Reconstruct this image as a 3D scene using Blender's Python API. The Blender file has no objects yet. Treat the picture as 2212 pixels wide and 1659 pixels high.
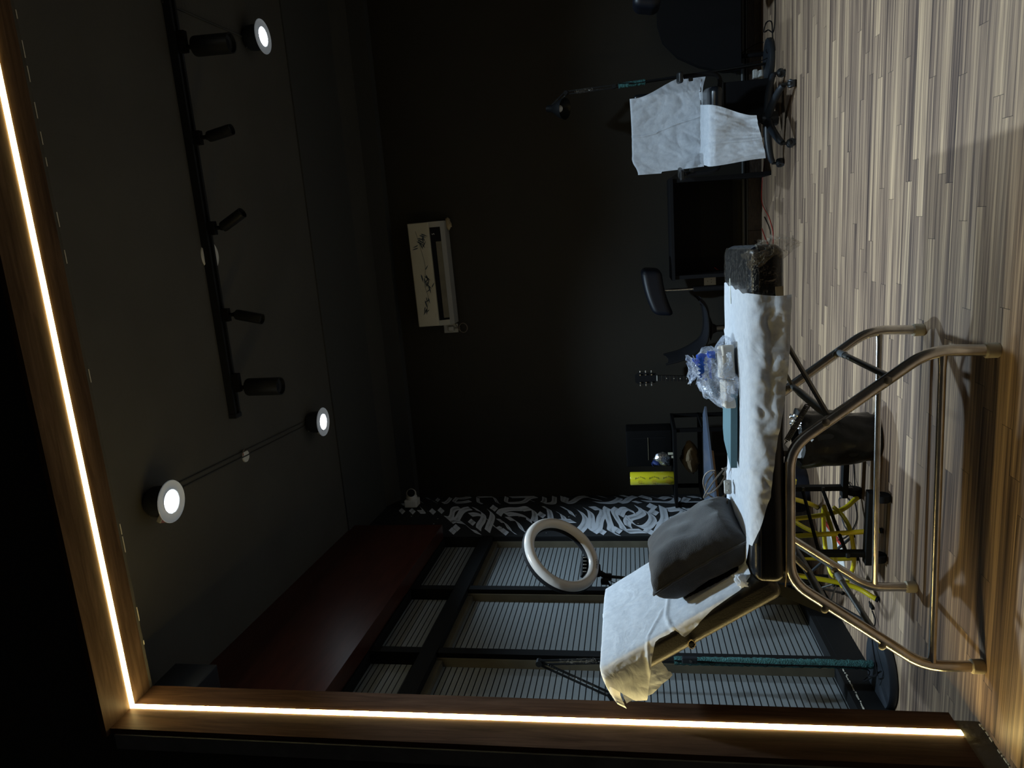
import bpy, math, random
from mathutils import Matrix, Vector, Euler, noise
R = math.radians
C = bpy.context.scene.collection
sc = bpy.context.scene
random.seed(7)

# ---------------------------------------------------------------- camera (phone held upright, stored sideways)
CAM_H = 1.15
yaw, pitch, roll = R(-12.55), R(9.52), R(-2.21)
fwd = Vector((math.sin(yaw)*math.cos(pitch), math.cos(yaw)*math.cos(pitch), math.sin(pitch)))
rt0 = Vector((math.cos(yaw), -math.sin(yaw), 0))
up0 = rt0.cross(fwd)
rgt = rt0*math.cos(roll) + up0*math.sin(roll)
upv = -rt0*math.sin(roll) + up0*math.cos(roll)
cam_d = bpy.data.cameras.new('camera'); cam = bpy.data.objects.new('camera', cam_d); C.objects.link(cam)
cx, cy, cz = -upv, rgt, -fwd            # image right = world down, image up = world right
cam.matrix_world = Matrix(((cx.x, cy.x, cz.x, 0), (cx.y, cy.y, cz.y, 0), (cx.z, cy.z, cz.z, CAM_H), (0, 0, 0, 1)))
cam_d.sensor_width = 36; cam_d.lens = 36*1572/2212; cam_d.clip_start = .02
sc.camera = cam
sc.view_settings.view_transform = 'Standard'; sc.view_settings.look = 'None'
sc.view_settings.gamma = 1; sc.view_settings.use_curve_mapping = False
sc.view_settings.exposure = 0.0

w = bpy.data.worlds.new('world'); sc.world = w; w.use_nodes = True
w.node_tree.nodes['Background'].inputs[0].default_value = (1.0, .93, .82, 1)
w.node_tree.nodes['Background'].inputs[1].default_value = .011

CEIL = 3.52
DOWN = [(-1.198, 3.04, 3.40), (-1.307, 4.846, 3.40), (1.281, 4.723, 3.40), (1.33, 2.95, 3.40)]
COOL = (.62, .82, 1.0)
LAMP_W = [320, 360, 265, 280]
CONE = [92, 106, 104, 98]
def spot(loc, energy, col, aim=(0, 0, -1), size=R(98), blend=1.0, rad=.045):
    l = bpy.data.lights.new('lamp_light', 'SPOT'); l.energy = energy; l.color = col; l.spot_size = size; l.spot_blend = blend; l.shadow_soft_size = rad
    o = bpy.data.objects.new('lamp_light', l); C.objects.link(o); o.location = loc
    o.rotation_euler = Vector(aim).to_track_quat('-Z', 'Y').to_euler()
    return o
for p, e, q in zip(DOWN, LAMP_W, CONE): spot((p[0], p[1], p[2]-.03), e, COOL, size=R(q))

# ---------------------------------------------------------------- materials
def mat(name, col, rough=.6, metal=0, spec=.5, bump=0, bscale=60, var=0, vscale=8, coat=0, emit=None, estr=0, trans=0, sheen=0, alpha=1, stretch=None):
    m = bpy.data.materials.new(name); m.use_nodes = True; nt = m.node_tree; N = nt.nodes; L = nt.links
    b = N['Principled BSDF']; i = b.inputs
    i['Base Color'].default_value = (*col, 1); i['Roughness'].default_value = rough; i['Metallic'].default_value = metal
    i['Specular IOR Level'].default_value = spec; i['Coat Weight'].default_value = coat; i['Transmission Weight'].default_value = trans
    i['Sheen Weight'].default_value = sheen; i['Alpha'].default_value = alpha
    if emit: i['Emission Color'].default_value = (*emit, 1); i['Emission Strength'].default_value = estr
    tc = N.new('ShaderNodeTexCoord'); src = tc.outputs['Object']
    if stretch:
        mp = N.new('ShaderNodeMapping'); mp.inputs['Scale'].default_value = stretch; L.new(src, mp.inputs[0]); src = mp.outputs[0]
    if var:
        n = N.new('ShaderNodeTexNoise'); n.inputs['Scale'].default_value = vscale; n.inputs['Detail'].default_value = 5; L.new(src, n.inputs[0])
        r = N.new('ShaderNodeMapRange'); r.inputs[1].default_value = .3; r.inputs[2].default_value = .7; r.inputs[3].default_value = 1-var; r.inputs[4].default_value = 1+var; L.new(n.outputs[0], r.inputs[0])
        mx = N.new('ShaderNodeVectorMath'); mx.operation = 'SCALE'; mx.inputs[0].default_value = col; L.new(r.outputs[0], mx.inputs['Scale']); L.new(mx.outputs[0], i['Base Color'])
    if bump:
        n = N.new('ShaderNodeTexNoise'); n.inputs['Scale'].default_value = bscale; n.inputs['Detail'].default_value = 6; L.new(src, n.inputs[0])
        bp = N.new('ShaderNodeBump'); bp.inputs['Strength'].default_value = bump; bp.inputs['Distance'].default_value = .01; L.new(n.outputs[0], bp.inputs['Height']); L.new(bp.outputs[0], i['Normal'])
    return m
def nodes(name):
    m = bpy.data.materials.new(name); m.use_nodes = True
    return m, m.node_tree.nodes, m.node_tree.links, m.node_tree.nodes['Principled BSDF']
def mth(N, L, op, a, b=None, c=None):
    n = N.new('ShaderNodeMath'); n.operation = op
    for k, v in enumerate((a, b, c)):
        if v is None: continue
        if isinstance(v, (int, float)): n.inputs[k].default_value = v
        else: L.new(v, n.inputs[k])
    return n.outputs[0]

def floor_mat():
    m, N, L, b = nodes('laminate_floor')
    tc = N.new('ShaderNodeTexCoord'); s = N.new('ShaderNodeSeparateXYZ'); L.new(tc.outputs['Object'], s.inputs[0])
    X, Y = s.outputs[0], s.outputs[1]
    wd, ln = .066, .92
    ry = mth(N, L, 'DIVIDE', Y, wd); row = mth(N, L, 'FLOOR', ry); fy = mth(N, L, 'FRACT', ry)
    wn = N.new('ShaderNodeTexWhiteNoise'); wn.noise_dimensions = '1D'; L.new(row, wn.inputs['W'])
    rx = mth(N, L, 'ADD', mth(N, L, 'DIVIDE', X, ln), mth(N, L, 'MULTIPLY', wn.outputs[0], 7.3))
    colx = mth(N, L, 'FLOOR', rx); fx = mth(N, L, 'FRACT', rx)
    cb = N.new('ShaderNodeCombineXYZ'); L.new(row, cb.inputs[0]); L.new(colx, cb.inputs[1])
    wn2 = N.new('ShaderNodeTexWhiteNoise'); wn2.noise_dimensions = '2D'; L.new(cb.outputs[0], wn2.inputs['Vector'])
    # grain: strongly stretched streaks, shifted per stave
    cb2 = N.new('ShaderNodeCombineXYZ')
    L.new(mth(N, L, 'ADD', mth(N, L, 'MULTIPLY', X, .55), mth(N, L, 'MULTIPLY', wn2.outputs[0], 31)), cb2.inputs[0])
    L.new(mth(N, L, 'ADD', mth(N, L, 'MULTIPLY', Y, 32), mth(N, L, 'MULTIPLY', wn2.outputs[0], 17)), cb2.inputs[1])
    g = N.new('ShaderNodeTexNoise'); g.inputs['Scale'].default_value = 1.6; g.inputs['Detail'].default_value = 3.5; g.inputs['Roughness'].default_value = .62; g.inputs['Distortion'].default_value = .5; L.new(cb2.outputs[0], g.inputs[0])
    cb3 = N.new('ShaderNodeCombineXYZ'); L.new(mth(N, L, 'MULTIPLY', X, 5), cb3.inputs[0]); L.new(mth(N, L, 'MULTIPLY', Y, 420), cb3.inputs[1])
    g2 = N.new('ShaderNodeTexNoise'); g2.inputs['Scale'].default_value = 1; g2.inputs['Detail'].default_value = 3; L.new(cb3.outputs[0], g2.inputs[0])
    t = mth(N, L, 'ADD', mth(N, L, 'MULTIPLY', wn2.outputs[0], .22), mth(N, L, 'MULTIPLY', g.outputs[0], 1.15))
    t = mth(N, L, 'ADD', t, mth(N, L, 'MULTIPLY', mth(N, L, 'SUBTRACT', g2.outputs[0], .5), .15))
    cr = N.new('ShaderNodeValToRGB'); e = cr.color_ramp.elements
    e[0].position = .42; e[0].color = (.045, .029, .024, 1); e[1].position = .90; e[1].color = (.52, .365, .225, 1)
    for p, c in ((.53, (.112, .074, .053, 1)), (.62, (.185, .124, .086, 1)), (.75, (.31, .214, .138, 1))):
        q = e.new(p); q.color = c
    L.new(t, cr.inputs[0])
    joint = mth(N, L, 'MINIMUM', mth(N, L, 'GREATER_THAN', fx, .0022), mth(N, L, 'GREATER_THAN', fy, .02))
    k = mth(N, L, 'ADD', mth(N, L, 'MULTIPLY', joint, .66), .25)
    mx = N.new('ShaderNodeVectorMath'); mx.operation = 'SCALE'; L.new(cr.outputs[0], mx.inputs[0]); L.new(k, mx.inputs['Scale']); L.new(mx.outputs[0], b.inputs['Base Color'])
    b.inputs['Roughness'].default_value = .5; b.inputs['Specular IOR Level'].default_value = .35
    bp = N.new('ShaderNodeBump'); bp.inputs['Strength'].default_value = .25; bp.inputs['Distance'].default_value = .002; L.new(g2.outputs[0], bp.inputs['Height']); L.new(bp.outputs[0], b.inputs['Normal'])
    return m

def slat_mat():
    m, N, L, b = nodes('frosted_slatted_glass')
    tc = N.new('ShaderNodeTexCoord'); s = N.new('ShaderNodeSeparateXYZ'); L.new(tc.outputs['Object'], s.inputs[0])
    fz = mth(N, L, 'FRACT', mth(N, L, 'DIVIDE', s.outputs[2], .0340))
    ln = mth(N, L, 'GREATER_THAN', fz, .19)
    n = N.new('ShaderNodeTexNoise'); n.inputs['Scale'].default_value = 260; n.inputs['Detail'].default_value = 2; L.new(tc.outputs['Object'], n.inputs[0])
    k = mth(N, L, 'MULTIPLY', ln, mth(N, L, 'ADD', mth(N, L, 'MULTIPLY', n.outputs[0], .3), .85))
    k = mth(N, L, 'ADD', k, .03)
    mx = N.new('ShaderNodeVectorMath'); mx.operation = 'SCALE'; mx.inputs[0].default_value = (.20, .222, .23); L.new(k, mx.inputs['Scale']); L.new(mx.outputs[0], b.inputs['Base Color'])
    b.inputs['Roughness'].default_value = .5; b.inputs['Specular IOR Level'].default_value = .5
    bp = N.new('ShaderNodeBump'); bp.inputs['Strength'].default_value = .5; bp.inputs['Distance'].default_value = .002; L.new(n.outputs[0], bp.inputs['Height']); L.new(bp.outputs[0], b.inputs['Normal'])
    return m

def wood_mat(name, c1, c2, axis='x', rough=.38):
    m, N, L, b = nodes(name)
    tc = N.new('ShaderNodeTexCoord'); mp = N.new('ShaderNodeMapping'); L.new(tc.outputs['Object'], mp.inputs[0])
    mp.inputs['Scale'].default_value = {'x': (.7, 9, 9), 'z': (9, 9, .7), 'y': (9, .7, 9)}[axis]
    n = N.new('ShaderNodeTexNoise'); n.inputs['Scale'].default_value = 4; n.inputs['Detail'].default_value = 8; n.inputs['Roughness'].default_value = .65; n.inputs['Distortion'].default_value = .6; L.new(mp.outputs[0], n.inputs[0])
    cr = N.new('ShaderNodeValToRGB'); cr.color_ramp.elements[0].position = .35; cr.color_ramp.elements[0].color = (*c1, 1); cr.color_ramp.elements[1].position = .68; cr.color_ramp.elements[1].color = (*c2, 1)
    L.new(n.outputs[0], cr.inputs[0]); L.new(cr.outputs[0], b.inputs['Base Color']); b.inputs['Roughness'].default_value = rough; b.inputs['Specular IOR Level'].default_value = .5 if rough < .4 else .02
    return m

def sheet_mat():
    m, N, L, b = nodes('nonwoven_sheet')
    out = N['Material Output']
    tc = N.new('ShaderNodeTexCoord')
    n = N.new('ShaderNodeTexNoise'); n.inputs['Scale'].default_value = 38; n.inputs['Detail'].default_value = 7; n.inputs['Roughness'].default_value = .75; L.new(tc.outputs['Object'], n.inputs[0])
    cr = N.new('ShaderNodeValToRGB'); cr.color_ramp.elements[0].position = .32; cr.color_ramp.elements[0].color = (.56, .60, .66, 1); cr.color_ramp.elements[1].position = .66; cr.color_ramp.elements[1].color = (.76, .80, .85, 1)
    L.new(n.outputs[0], cr.inputs[0]); L.new(cr.outputs[0], b.inputs['Base Color']); b.inputs['Roughness'].default_value = .85; b.inputs['Specular IOR Level'].default_value = .15
    n2 = N.new('ShaderNodeTexNoise'); n2.inputs['Scale'].default_value = 9; n2.inputs['Detail'].default_value = 5; n2.inputs['Distortion'].default_value = 1.2; L.new(tc.outputs['Object'], n2.inputs[0])
    bp = N.new('ShaderNodeBump'); bp.inputs['Strength'].default_value = .35; bp.inputs['Distance'].default_value = .02; L.new(n2.outputs[0], bp.inputs['Height']); L.new(bp.outputs[0], b.inputs['Normal'])
    tr = N.new('ShaderNodeBsdfTranslucent'); tr.inputs[0].default_value = (.75, .76, .78, 1)
    tp = N.new('ShaderNodeBsdfTransparent')
    a = N.new('ShaderNodeMixShader'); a.inputs[0].default_value = .32; L.new(b.outputs[0], a.inputs[1]); L.new(tr.outputs[0], a.inputs[2])
    a2 = N.new('ShaderNodeMixShader'); a2.inputs[0].default_value = .06; L.new(a.outputs[0], a2.inputs[1]); L.new(tp.outputs[0], a2.inputs[2])
    L.new(a2.outputs[0], out.inputs[0])
    return m

def film_mat(name, base, clear=.8, blue=False, streak=True):
    m, N, L, b = nodes(name); out = N['Material Output']
    tc = N.new('ShaderNodeTexCoord')
    mp = N.new('ShaderNodeMapping'); L.new(tc.outputs['Object'], mp.inputs[0]); mp.inputs['Scale'].default_value = (1, 1, 1) if blue else (6, 26, 6); mp.inputs['Rotation'].default_value = (0, 0, .5)
    n = N.new('ShaderNodeTexNoise'); n.inputs['Scale'].default_value = 22 if blue else 3; n.inputs['Detail'].default_value = 4; n.inputs['Distortion'].default_value = 1.5; L.new(mp.outputs[0], n.inputs[0])
    ridge = mth(N, L, 'SUBTRACT', 1, mth(N, L, 'MULTIPLY', mth(N, L, 'ABSOLUTE', mth(N, L, 'SUBTRACT', n.outputs[0], .5)), 60 if not blue else 9))
    ridge = mth(N, L, 'MAXIMUM', ridge, 0)
    gl = N.new('ShaderNodeBsdfPrincipled'); gl.inputs['Base Color'].default_value = (*base, 1); gl.inputs['Roughness'].default_value = .12; gl.inputs['Specular IOR Level'].default_value = .8
    bp = N.new('ShaderNodeBump'); bp.inputs['Strength'].default_value = .8; bp.inputs['Distance'].default_value = .01; L.new(n.outputs[0], bp.inputs['Height']); L.new(bp.outputs[0], gl.inputs['Normal'])
    if blue:
        v = N.new('ShaderNodeTexNoise'); v.inputs['Scale'].default_value = 9; v.inputs['Detail'].default_value = 1; L.new(tc.outputs['Object'], v.inputs[0])
        sz = N.new('ShaderNodeSeparateXYZ'); L.new(tc.outputs['Object'], sz.inputs[0])
        bl = mth(N, L, 'MULTIPLY', mth(N, L, 'GREATER_THAN', v.outputs[0], .57), mth(N, L, 'GREATER_THAN', sz.outputs[2], .075))
        mx = N.new('ShaderNodeMix'); mx.data_type = 'RGBA'; mx.inputs[6].default_value = (*base, 1); mx.inputs[7].default_value = (.02, .10, .62, 1); L.new(bl, mx.inputs[0]); L.new(mx.outputs[2], gl.inputs['Base Color'])
        fac = mth(N, L, 'MAXIMUM', mth(N, L, 'MULTIPLY', bl, .75), mth(N, L, 'MAXIMUM', mth(N, L, 'MULTIPLY', ridge, .5), 1-clear))
    else:
        fac = mth(N, L, 'MAXIMUM', mth(N, L, 'MULTIPLY', ridge, .45), 1-clear)
    tp = N.new('ShaderNodeBsdfTransparent')
    a = N.new('ShaderNodeMixShader'); L.new(fac, a.inputs[0]); L.new(tp.outputs[0], a.inputs[1]); L.new(gl.outputs[0], a.inputs[2]); L.new(a.outputs[0], out.inputs[0])
    return m

def brush_mat():
    m, N, L, b = nodes('brushed_white_paint'); out = N['Material Output']
    tc = N.new('ShaderNodeTexCoord'); mp = N.new('ShaderNodeMapping'); L.new(tc.outputs['UV'], mp.inputs[0]); mp.inputs['Scale'].default_value = (4, 20, 1)
    n = N.new('ShaderNodeTexNoise'); n.inputs['Scale'].default_value = 1; n.inputs['Detail'].default_value = 6; L.new(mp.outputs[0], n.inputs[0])
    n2 = N.new('ShaderNodeTexNoise'); n2.inputs['Scale'].default_value = 5; n2.inputs['Detail'].default_value = 3; L.new(tc.outputs['Object'], n2.inputs[0])
    s = N.new('ShaderNodeSeparateXYZ'); L.new(tc.outputs['UV'], s.inputs[0])
    edge = mth(N, L, 'MULTIPLY', mth(N, L, 'ABSOLUTE', mth(N, L, 'SUBTRACT', s.outputs[1], .5)), .9)
    k = mth(N, L, 'ADD', mth(N, L, 'ADD', mth(N, L, 'MULTIPLY', n.outputs[0], .8), mth(N, L, 'MULTIPLY', n2.outputs[0], .8)), edge)
    r = N.new('ShaderNodeMapRange'); L.new(k, r.inputs[0]); r.inputs[1].default_value = .62; r.inputs[2].default_value = 1.0; r.inputs[3].default_value = .30; r.inputs[4].default_value = .92
    b.inputs['Base Color'].default_value = (.72, .78, .86, 1); b.inputs['Roughness'].default_value = .6
    tp = N.new('ShaderNodeBsdfTransparent'); a = N.new('ShaderNodeMixShader'); L.new(r.outputs[0], a.inputs[0]); L.new(tp.outputs[0], a.inputs[1]); L.new(b.outputs[0], a.inputs[2]); L.new(a.outputs[0], out.inputs[0])
    return m

M_floor = floor_mat(); M_slat = slat_mat(); M_sheet = sheet_mat(); M_brush = brush_mat()
M_film = film_mat('cling_film', (.50, .46, .38), .985); M_bag = film_mat('printed_clear_bag', (.62, .70, .85), .72, True)
M_wood = wood_mat('walnut_lining', (.044, .027, .017), (.092, .058, .036), 'x', .5); M_woodz = wood_mat('walnut_lining_upright', (.034, .019, .012), (.075, .042, .026), 'z', .5)
M_mahog = wood_mat('mahogany_valance', (.040, .011, .007), (.075, .022, .014), 'y', .35)
M_wall = mat('dark_olive_paint', (.0155, .0125, .0068), .75, bump=.1, bscale=90, var=.1, vscale=3)
M_ceil = mat('charcoal_ceiling_paint', (.064, .060, .049), .8, bump=.15, bscale=40, var=.1, vscale=2)
M_beam = mat('charcoal_beam_paint', (.045, .045, .04), .75, bump=.1, bscale=60)
M_front = mat('black_partition_paint', (.003, .003, .003), .7, bump=.08, bscale=80)
M_strip = mat('grey_plaster_strip', (.09, .10, .11), .8, bump=.4, bscale=25, var=.25, vscale=9)
M_olive = mat('dark_plaster_foot', (.05, .045, .035), .8, bump=.3, bscale=50, var=.15)
M_chip = mat('chipped_plaster', (.62, .58, .47), .9, bump=.5, bscale=120)
M_black = mat('black_frame_paint', (.006, .0065, .007), .7, spec=.2, bump=.05, bscale=200)
M_blackwall = mat('black_chalk_wall', (.016, .018, .020), .7, bump=.1, bscale=90)
M_bronze = mat('bronze_frame_side', (.12, .105, .07), .5, var=.15)
M_chrome = mat('worn_chrome', (.72, .69, .64), .24, 1, bump=.06, bscale=25, var=.25, vscale=14)
M_chrome2 = mat('dull_steel', (.20, .195, .18), .4, 1, var=.2, vscale=20)
M_rubber = mat('off_white_rubber', (.50, .45, .34), .7, var=.15)
M_sleeve = mat('grey_plastic_sleeve', (.20, .22, .23), .5)
M_leather = mat('black_vinyl', (.006, .007, .009), .24, spec=.4, bump=.10, bscale=220, coat=.1)
M_leather2 = mat('worn_black_vinyl', (.030, .026, .018), .42, bump=.15, bscale=160, var=.15)
M_foam = mat('torn_foam', (.38, .30, .18), .9, bump=.5, bscale=90)
M_plush = mat('charcoal_plush', (.052, .051, .052), .95, spec=.1, bump=.35, bscale=300, var=.10, vscale=30, sheen=.25)
M_tape = mat('paper_tape', (.72, .74, .66), .7); M_tape2 = mat('masking_tape', (.40, .34, .22), .7)
M_plastic = mat('black_plastic', (.010, .011, .012), .45, spec=.35); M_plastic2 = mat('dark_grey_plastic', (.020, .024, .030), .42)
M_matte = mat('matte_black', (.005, .005, .006), .8, spec=.2)
M_void = mat('soot_black', (.002, .002, .0022), .8, spec=.12)
M_seat = mat('black_seat_vinyl', (.004, .005, .009), .45, spec=.3)
M_scrap = film_mat('bunched_film', (.50, .46, .38), .84)
M_mesh = mat('navy_mesh', (.003, .004, .009), .7, bump=.6, bscale=300)
M_white = mat('white_plastic', (.62, .62, .58), .45); M_cream = mat('ivory_panel', (.50, .47, .36), .42, var=.05)
M_grey = mat('warm_grey_plastic', (.36, .35, .31), .4)
M_teal = mat('teal_wrap', (.045, .16, .16), .8, bump=1, bscale=160, var=.4, vscale=60); M_tealb = mat('teal_board', (.075, .16, .19), .5, var=.12, vscale=5, stretch=(1, 6, 1))
M_yellow = mat('yellow_enamel', (.62, .50, .012), .35, var=.08, vscale=10); M_roll = mat('yellow_roll', (.62, .56, .02), .22, coat=.6)
M_ink = mat('dark_print', (.03, .03, .01), .6); M_ink2 = mat('red_print', (.5, .2, .02), .6); M_dblue = mat('dull_blue_foil', (.02, .04, .16), .35, bump=.6, bscale=40)
M_indigo = mat('indigo_print', (.03, .05, .07), .6)
M_bin = mat('bin_liner', (.006, .006, .005), .3, spec=.3, bump=.7, bscale=14); M_foil = mat('silver_foil', (.6, .62, .66), .2, 1, bump=.9, bscale=35)
M_kraft = mat('brown_paper', (.10, .068, .03), .8, bump=.9, bscale=22); M_glass = mat('smoked_glass_top', (.10, .13, .19), .22, spec=.7, coat=.3)
M_ply = mat('plywood_edge', (.20, .12, .06), .7, var=.25, vscale=20); M_red = mat('red_wire', (.35, .03, .02), .5); M_copper = mat('brown_cable', (.14, .11, .08), .5)
M_tile = mat('dark_brown_tile', (.035, .023, .015), .45, bump=.5, bscale=22, var=.5, vscale=18, stretch=(1, 1, 4)); M_navy = mat('navy_drum', (.012, .02, .04), .35)
M_blue = mat('blue_film', (.03, .12, .55), .3, var=.5, vscale=30); M_tissue = mat('folded_tissue', (.52, .48, .42), .85, bump=.3, bscale=60)
M_frost = mat('frosted_tube', (.56, .52, .48), .22, coat=.5, bump=.15, bscale=30, trans=.0)
M_led = mat('led_strip', (1, .9, .7), .5, emit=(1.0, .77, .31), estr=42)
M_ledcool = mat('led_disc', (1, 1, 1), .5, emit=(.80, .90, 1.0), estr=40)
M_ring = mat('glowing_trim_ring', (.55, .56, .56), .5, emit=(.7, .8, .9), estr=.08)  # faint glow put into the trim ring, which is no lamp itself
M_lamp_pink = mat('pink_driver_side', (.30, .12, .14), .6)
M_skirt = mat('dark_rail', (.05, .055, .055), .35, 0)

# ---------------------------------------------------------------- mesh builder
class MB:
    def __init__(s, M=None): s.v = []; s.f = []; s.M = M; s.uv = {}
    def add(s, vs, fs, T=None):
        n = len(s.v)
        for p in vs:
            p = Vector(p)
            s.v.append(T @ p if T is not None else p)
        s.f += [tuple(n+i for i in f) for f in fs]
        return s
    def box(s, a, b, T=None):
        x0, y0, z0 = a; x1, y1, z1 = b
        vs = [(x0, y0, z0), (x1, y0, z0), (x1, y1, z0), (x0, y1, z0), (x0, y0, z1), (x1, y0, z1), (x1, y1, z1), (x0, y1, z1)]
        return s.add(vs, [(0, 3, 2, 1), (4, 5, 6, 7), (0, 1, 5, 4), (1, 2, 6, 5), (2, 3, 7, 6), (3, 0, 4, 7)], T)
    def bar(s, p0, p1, wx, wy, upd=(0, 0, 1)):            # rectangular bar between two points
        p0 = Vector(p0); p1 = Vector(p1); d = (p1-p0).normalized(); u = Vector(upd)
        if abs(d.dot(u)) > .98: u = Vector((1, 0, 0))
        a = d.cross(u).normalized()*wx/2; b = a.normalized().cross(d)*wy/2
        vs = [p+i*a+j*b for p in (p0, p1) for i, j in ((-1, -1), (1, -1), (1, 1), (-1, 1))]
        return s.add(vs, [(0, 1, 2, 3), (7, 6, 5, 4), (0, 4, 5, 1), (1, 5, 6, 2), (2, 6, 7, 3), (3, 7, 4, 0)])
    def tube(s, pts, r, seg=12, closed=False, caps=True):
        pts = [Vector(p) for p in pts]; n = len(pts); rs = r if isinstance(r, (list, tuple)) else [r]*n
        vs = []; prev = None
        for i, p in enumerate(pts):
            if closed: t = (pts[(i+1) % n]-pts[i-1]).normalized()
            else: t = (pts[min(i+1, n-1)]-pts[max(i-1, 0)]).normalized()
            if prev is None:
                a = t.cross(Vector((0, 0, 1)))
                if a.length < .05: a = t.cross(Vector((1, 0, 0)))
            else: a = prev-t*prev.dot(t)
            a.normalize(); prev = a; b = t.cross(a)
            for k in range(seg):
                q = 2*math.pi*k/seg; vs.append(p+(a*math.cos(q)+b*math.sin(q))*rs[i])
        fs = []
        for i in range(n if closed else n-1):
            j = (i+1) % n
            for k in range(seg): fs.append((i*seg+k, i*seg+(k+1) % seg, j*seg+(k+1) % seg, j*seg+k))
        if caps and not closed: fs.append(tuple(range(seg))[::-1]); fs.append(tuple((n-1)*seg+k for k in range(seg)))
        return s.add(vs, fs)
    def cyl(s, p0, p1, r0, r1=None, seg=20): return s.tube([p0, p1], [r0, r0 if r1 is None else r1], seg)
    def lathe(s, prof, o=(0, 0, 0), ax=(0, 0, 1), seg=32):    # prof: (radius, height)
        ax = Vector(ax).normalized(); o = Vector(o); a = ax.cross(Vector((0, 1, 0)))
        if a.length < .1: a = ax.cross(Vector((1, 0, 0)))
        a.normalize(); b = ax.cross(a); vs = []
        for r, h in prof:
            for k in range(seg):
                q = 2*math.pi*k/seg; vs.append(o+ax*h+(a*math.cos(q)+b*math.sin(q))*r)
        fs = [(i*seg+k, i*seg+(k+1) % seg, (i+1)*seg+(k+1) % seg, (i+1)*seg+k) for i in range(len(prof)-1) for k in range(seg)]
        if prof[0][0] > 1e-5: fs.append(tuple(range(seg))[::-1])
        if prof[-1][0] > 1e-5: fs.append(tuple((len(prof)-1)*seg+k for k in range(seg)))
        return s.add(vs, fs)
    def grid(s, fn, nu, nv, mask=None, T=None):
        vs = [fn(i/nu, j/nv) for j in range(nv+1) for i in range(nu+1)]
        fs = [(j*(nu+1)+i, j*(nu+1)+i+1, (j+1)*(nu+1)+i+1, (j+1)*(nu+1)+i) for j in range(nv) for i in range(nu) if not mask or not mask((i+.5)/nu, (j+.5)/nv)]
        return s.add(vs, fs, T)
    def prism(s, poly, z0, z1, T=None):
        n = len(poly); vs = [(x, y, z0) for x, y in poly]+[(x, y, z1) for x, y in poly]
        return s.add(vs, [tuple(range(n))[::-1], tuple(range(n, 2*n))]+[(i, (i+1) % n, n+(i+1) % n, n+i) for i in range(n)], T)
    def rbox(s, c, size, r, T=None, n=6, warp=None):          # box with rounded edges
        c = Vector(c); h = Vector(size)/2; r = min(r, *h); vs = []; fs = []; idx = {}
        def pt(a):
            k = tuple(round(x, 5) for x in a)
            if k in idx: return idx[k]
            p = Vector((a[i]*h[i] for i in range(3))); inner = Vector((max(-(h[i]-r), min(h[i]-r, p[i])) for i in range(3)))
            d = p-inner
            if d.length > 1e-9: p = inner+d.normalized()*r
            if warp: p = warp(p)
            vs.append(c+p); idx[k] = len(vs)-1; return idx[k]
        def lines(ax):
            e = r/h[ax]; L = [-1+e*t for t in (0, .35, .7, 1)]; mid = [-1+e+(2-2*e)*t/n for t in range(1, n)]
            return sorted(set(round(x, 5) for x in L+mid+[-x for x in L]))
        for ax in range(3):
            o = [i for i in range(3) if i != ax]
            A, B = lines(o[0]), lines(o[1])
            for sg in (-1, 1):
                for i in range(len(A)-1):
                    for j in range(len(B)-1):
                        q = []
                        for (aa, bb) in ((A[i], B[j]), (A[i+1], B[j]), (A[i+1], B[j+1]), (A[i], B[j+1])):
                            v = [0, 0, 0]; v[ax] = sg; v[o[0]] = aa; v[o[1]] = bb; q.append(pt(v))
                        if (sg > 0) == (ax != 1): pass
                        else: q.reverse()
                        if len(set(q)) > 2: fs.append(tuple(q))
        return s.add(vs, fs, T)
    def sphere(s, c, r, sc=(1, 1, 1), seg=20, rings=12, T=None):
        prof = [(max(math.sin(math.pi*i/rings), 0)*r, -math.cos(math.pi*i/rings)*r) for i in range(rings+1)]
        b = MB().lathe([(max(a, 1e-4), h) for a, h in prof], seg=seg)
        vs = [Vector((p.x*sc[0], p.y*sc[1], p.z*sc[2]))+Vector(c) for p in b.v]
        return s.add(vs, b.f, T)

def mk(name, mb, m, parent=None, origin=(0, 0, 0), smooth=True, ang=38):
    vs = [mb.M @ v for v in mb.v] if mb.M is not None else mb.v
    o3 = Vector(origin)
    me = bpy.data.meshes.new(name); me.from_pydata([tuple(v-o3) for v in vs], [], mb.f); me.update(); me.validate()
    me.materials.append(m)
    if smooth:
        me.polygons.foreach_set('use_smooth', [True]*len(me.polygons)); me.set_sharp_from_angle(angle=R(ang))
    o = bpy.data.objects.new(name, me); C.objects.link(o)
    if parent is not None: o.parent = parent
    else: o.location = o3
    return o
ROOT = {}
def thing(name, label, cat, loc, group=None):
    o = bpy.data.objects.new(name, None); C.objects.link(o); o.location = loc; o.empty_display_size = .05
    o['label'] = label; o['category'] = cat
    if group: o['group'] = group
    ROOT[o] = Vector(loc); return o
def base(o):
    while o.parent is not None: o = o.parent
    return ROOT[o]
def part(name, mb, m, parent, label=None, smooth=True, ang=38, kind=None):
    o = mk(name, mb, m, parent, base(parent), smooth, ang)
    if label: o['label'] = label
    if kind: o['kind'] = kind
    return o
def solo(name, mb, m, label, cat, loc, group=None, smooth=True, ang=38):
    o = mk(name, mb, m, None, loc, smooth, ang); o['label'] = label; o['category'] = cat
    if group: o['group'] = group
    ROOT[o] = Vector(loc); return o
def struct(name, mb, m, parent=None, smooth=False):
    if parent is not None: return mk(name, mb, m, parent, (0, 0, 0), smooth)
    o = mk(name, mb, m, None, (0, 0, 0), smooth); o['kind'] = 'structure'; ROOT[o] = Vector((0, 0, 0)); return o
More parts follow.
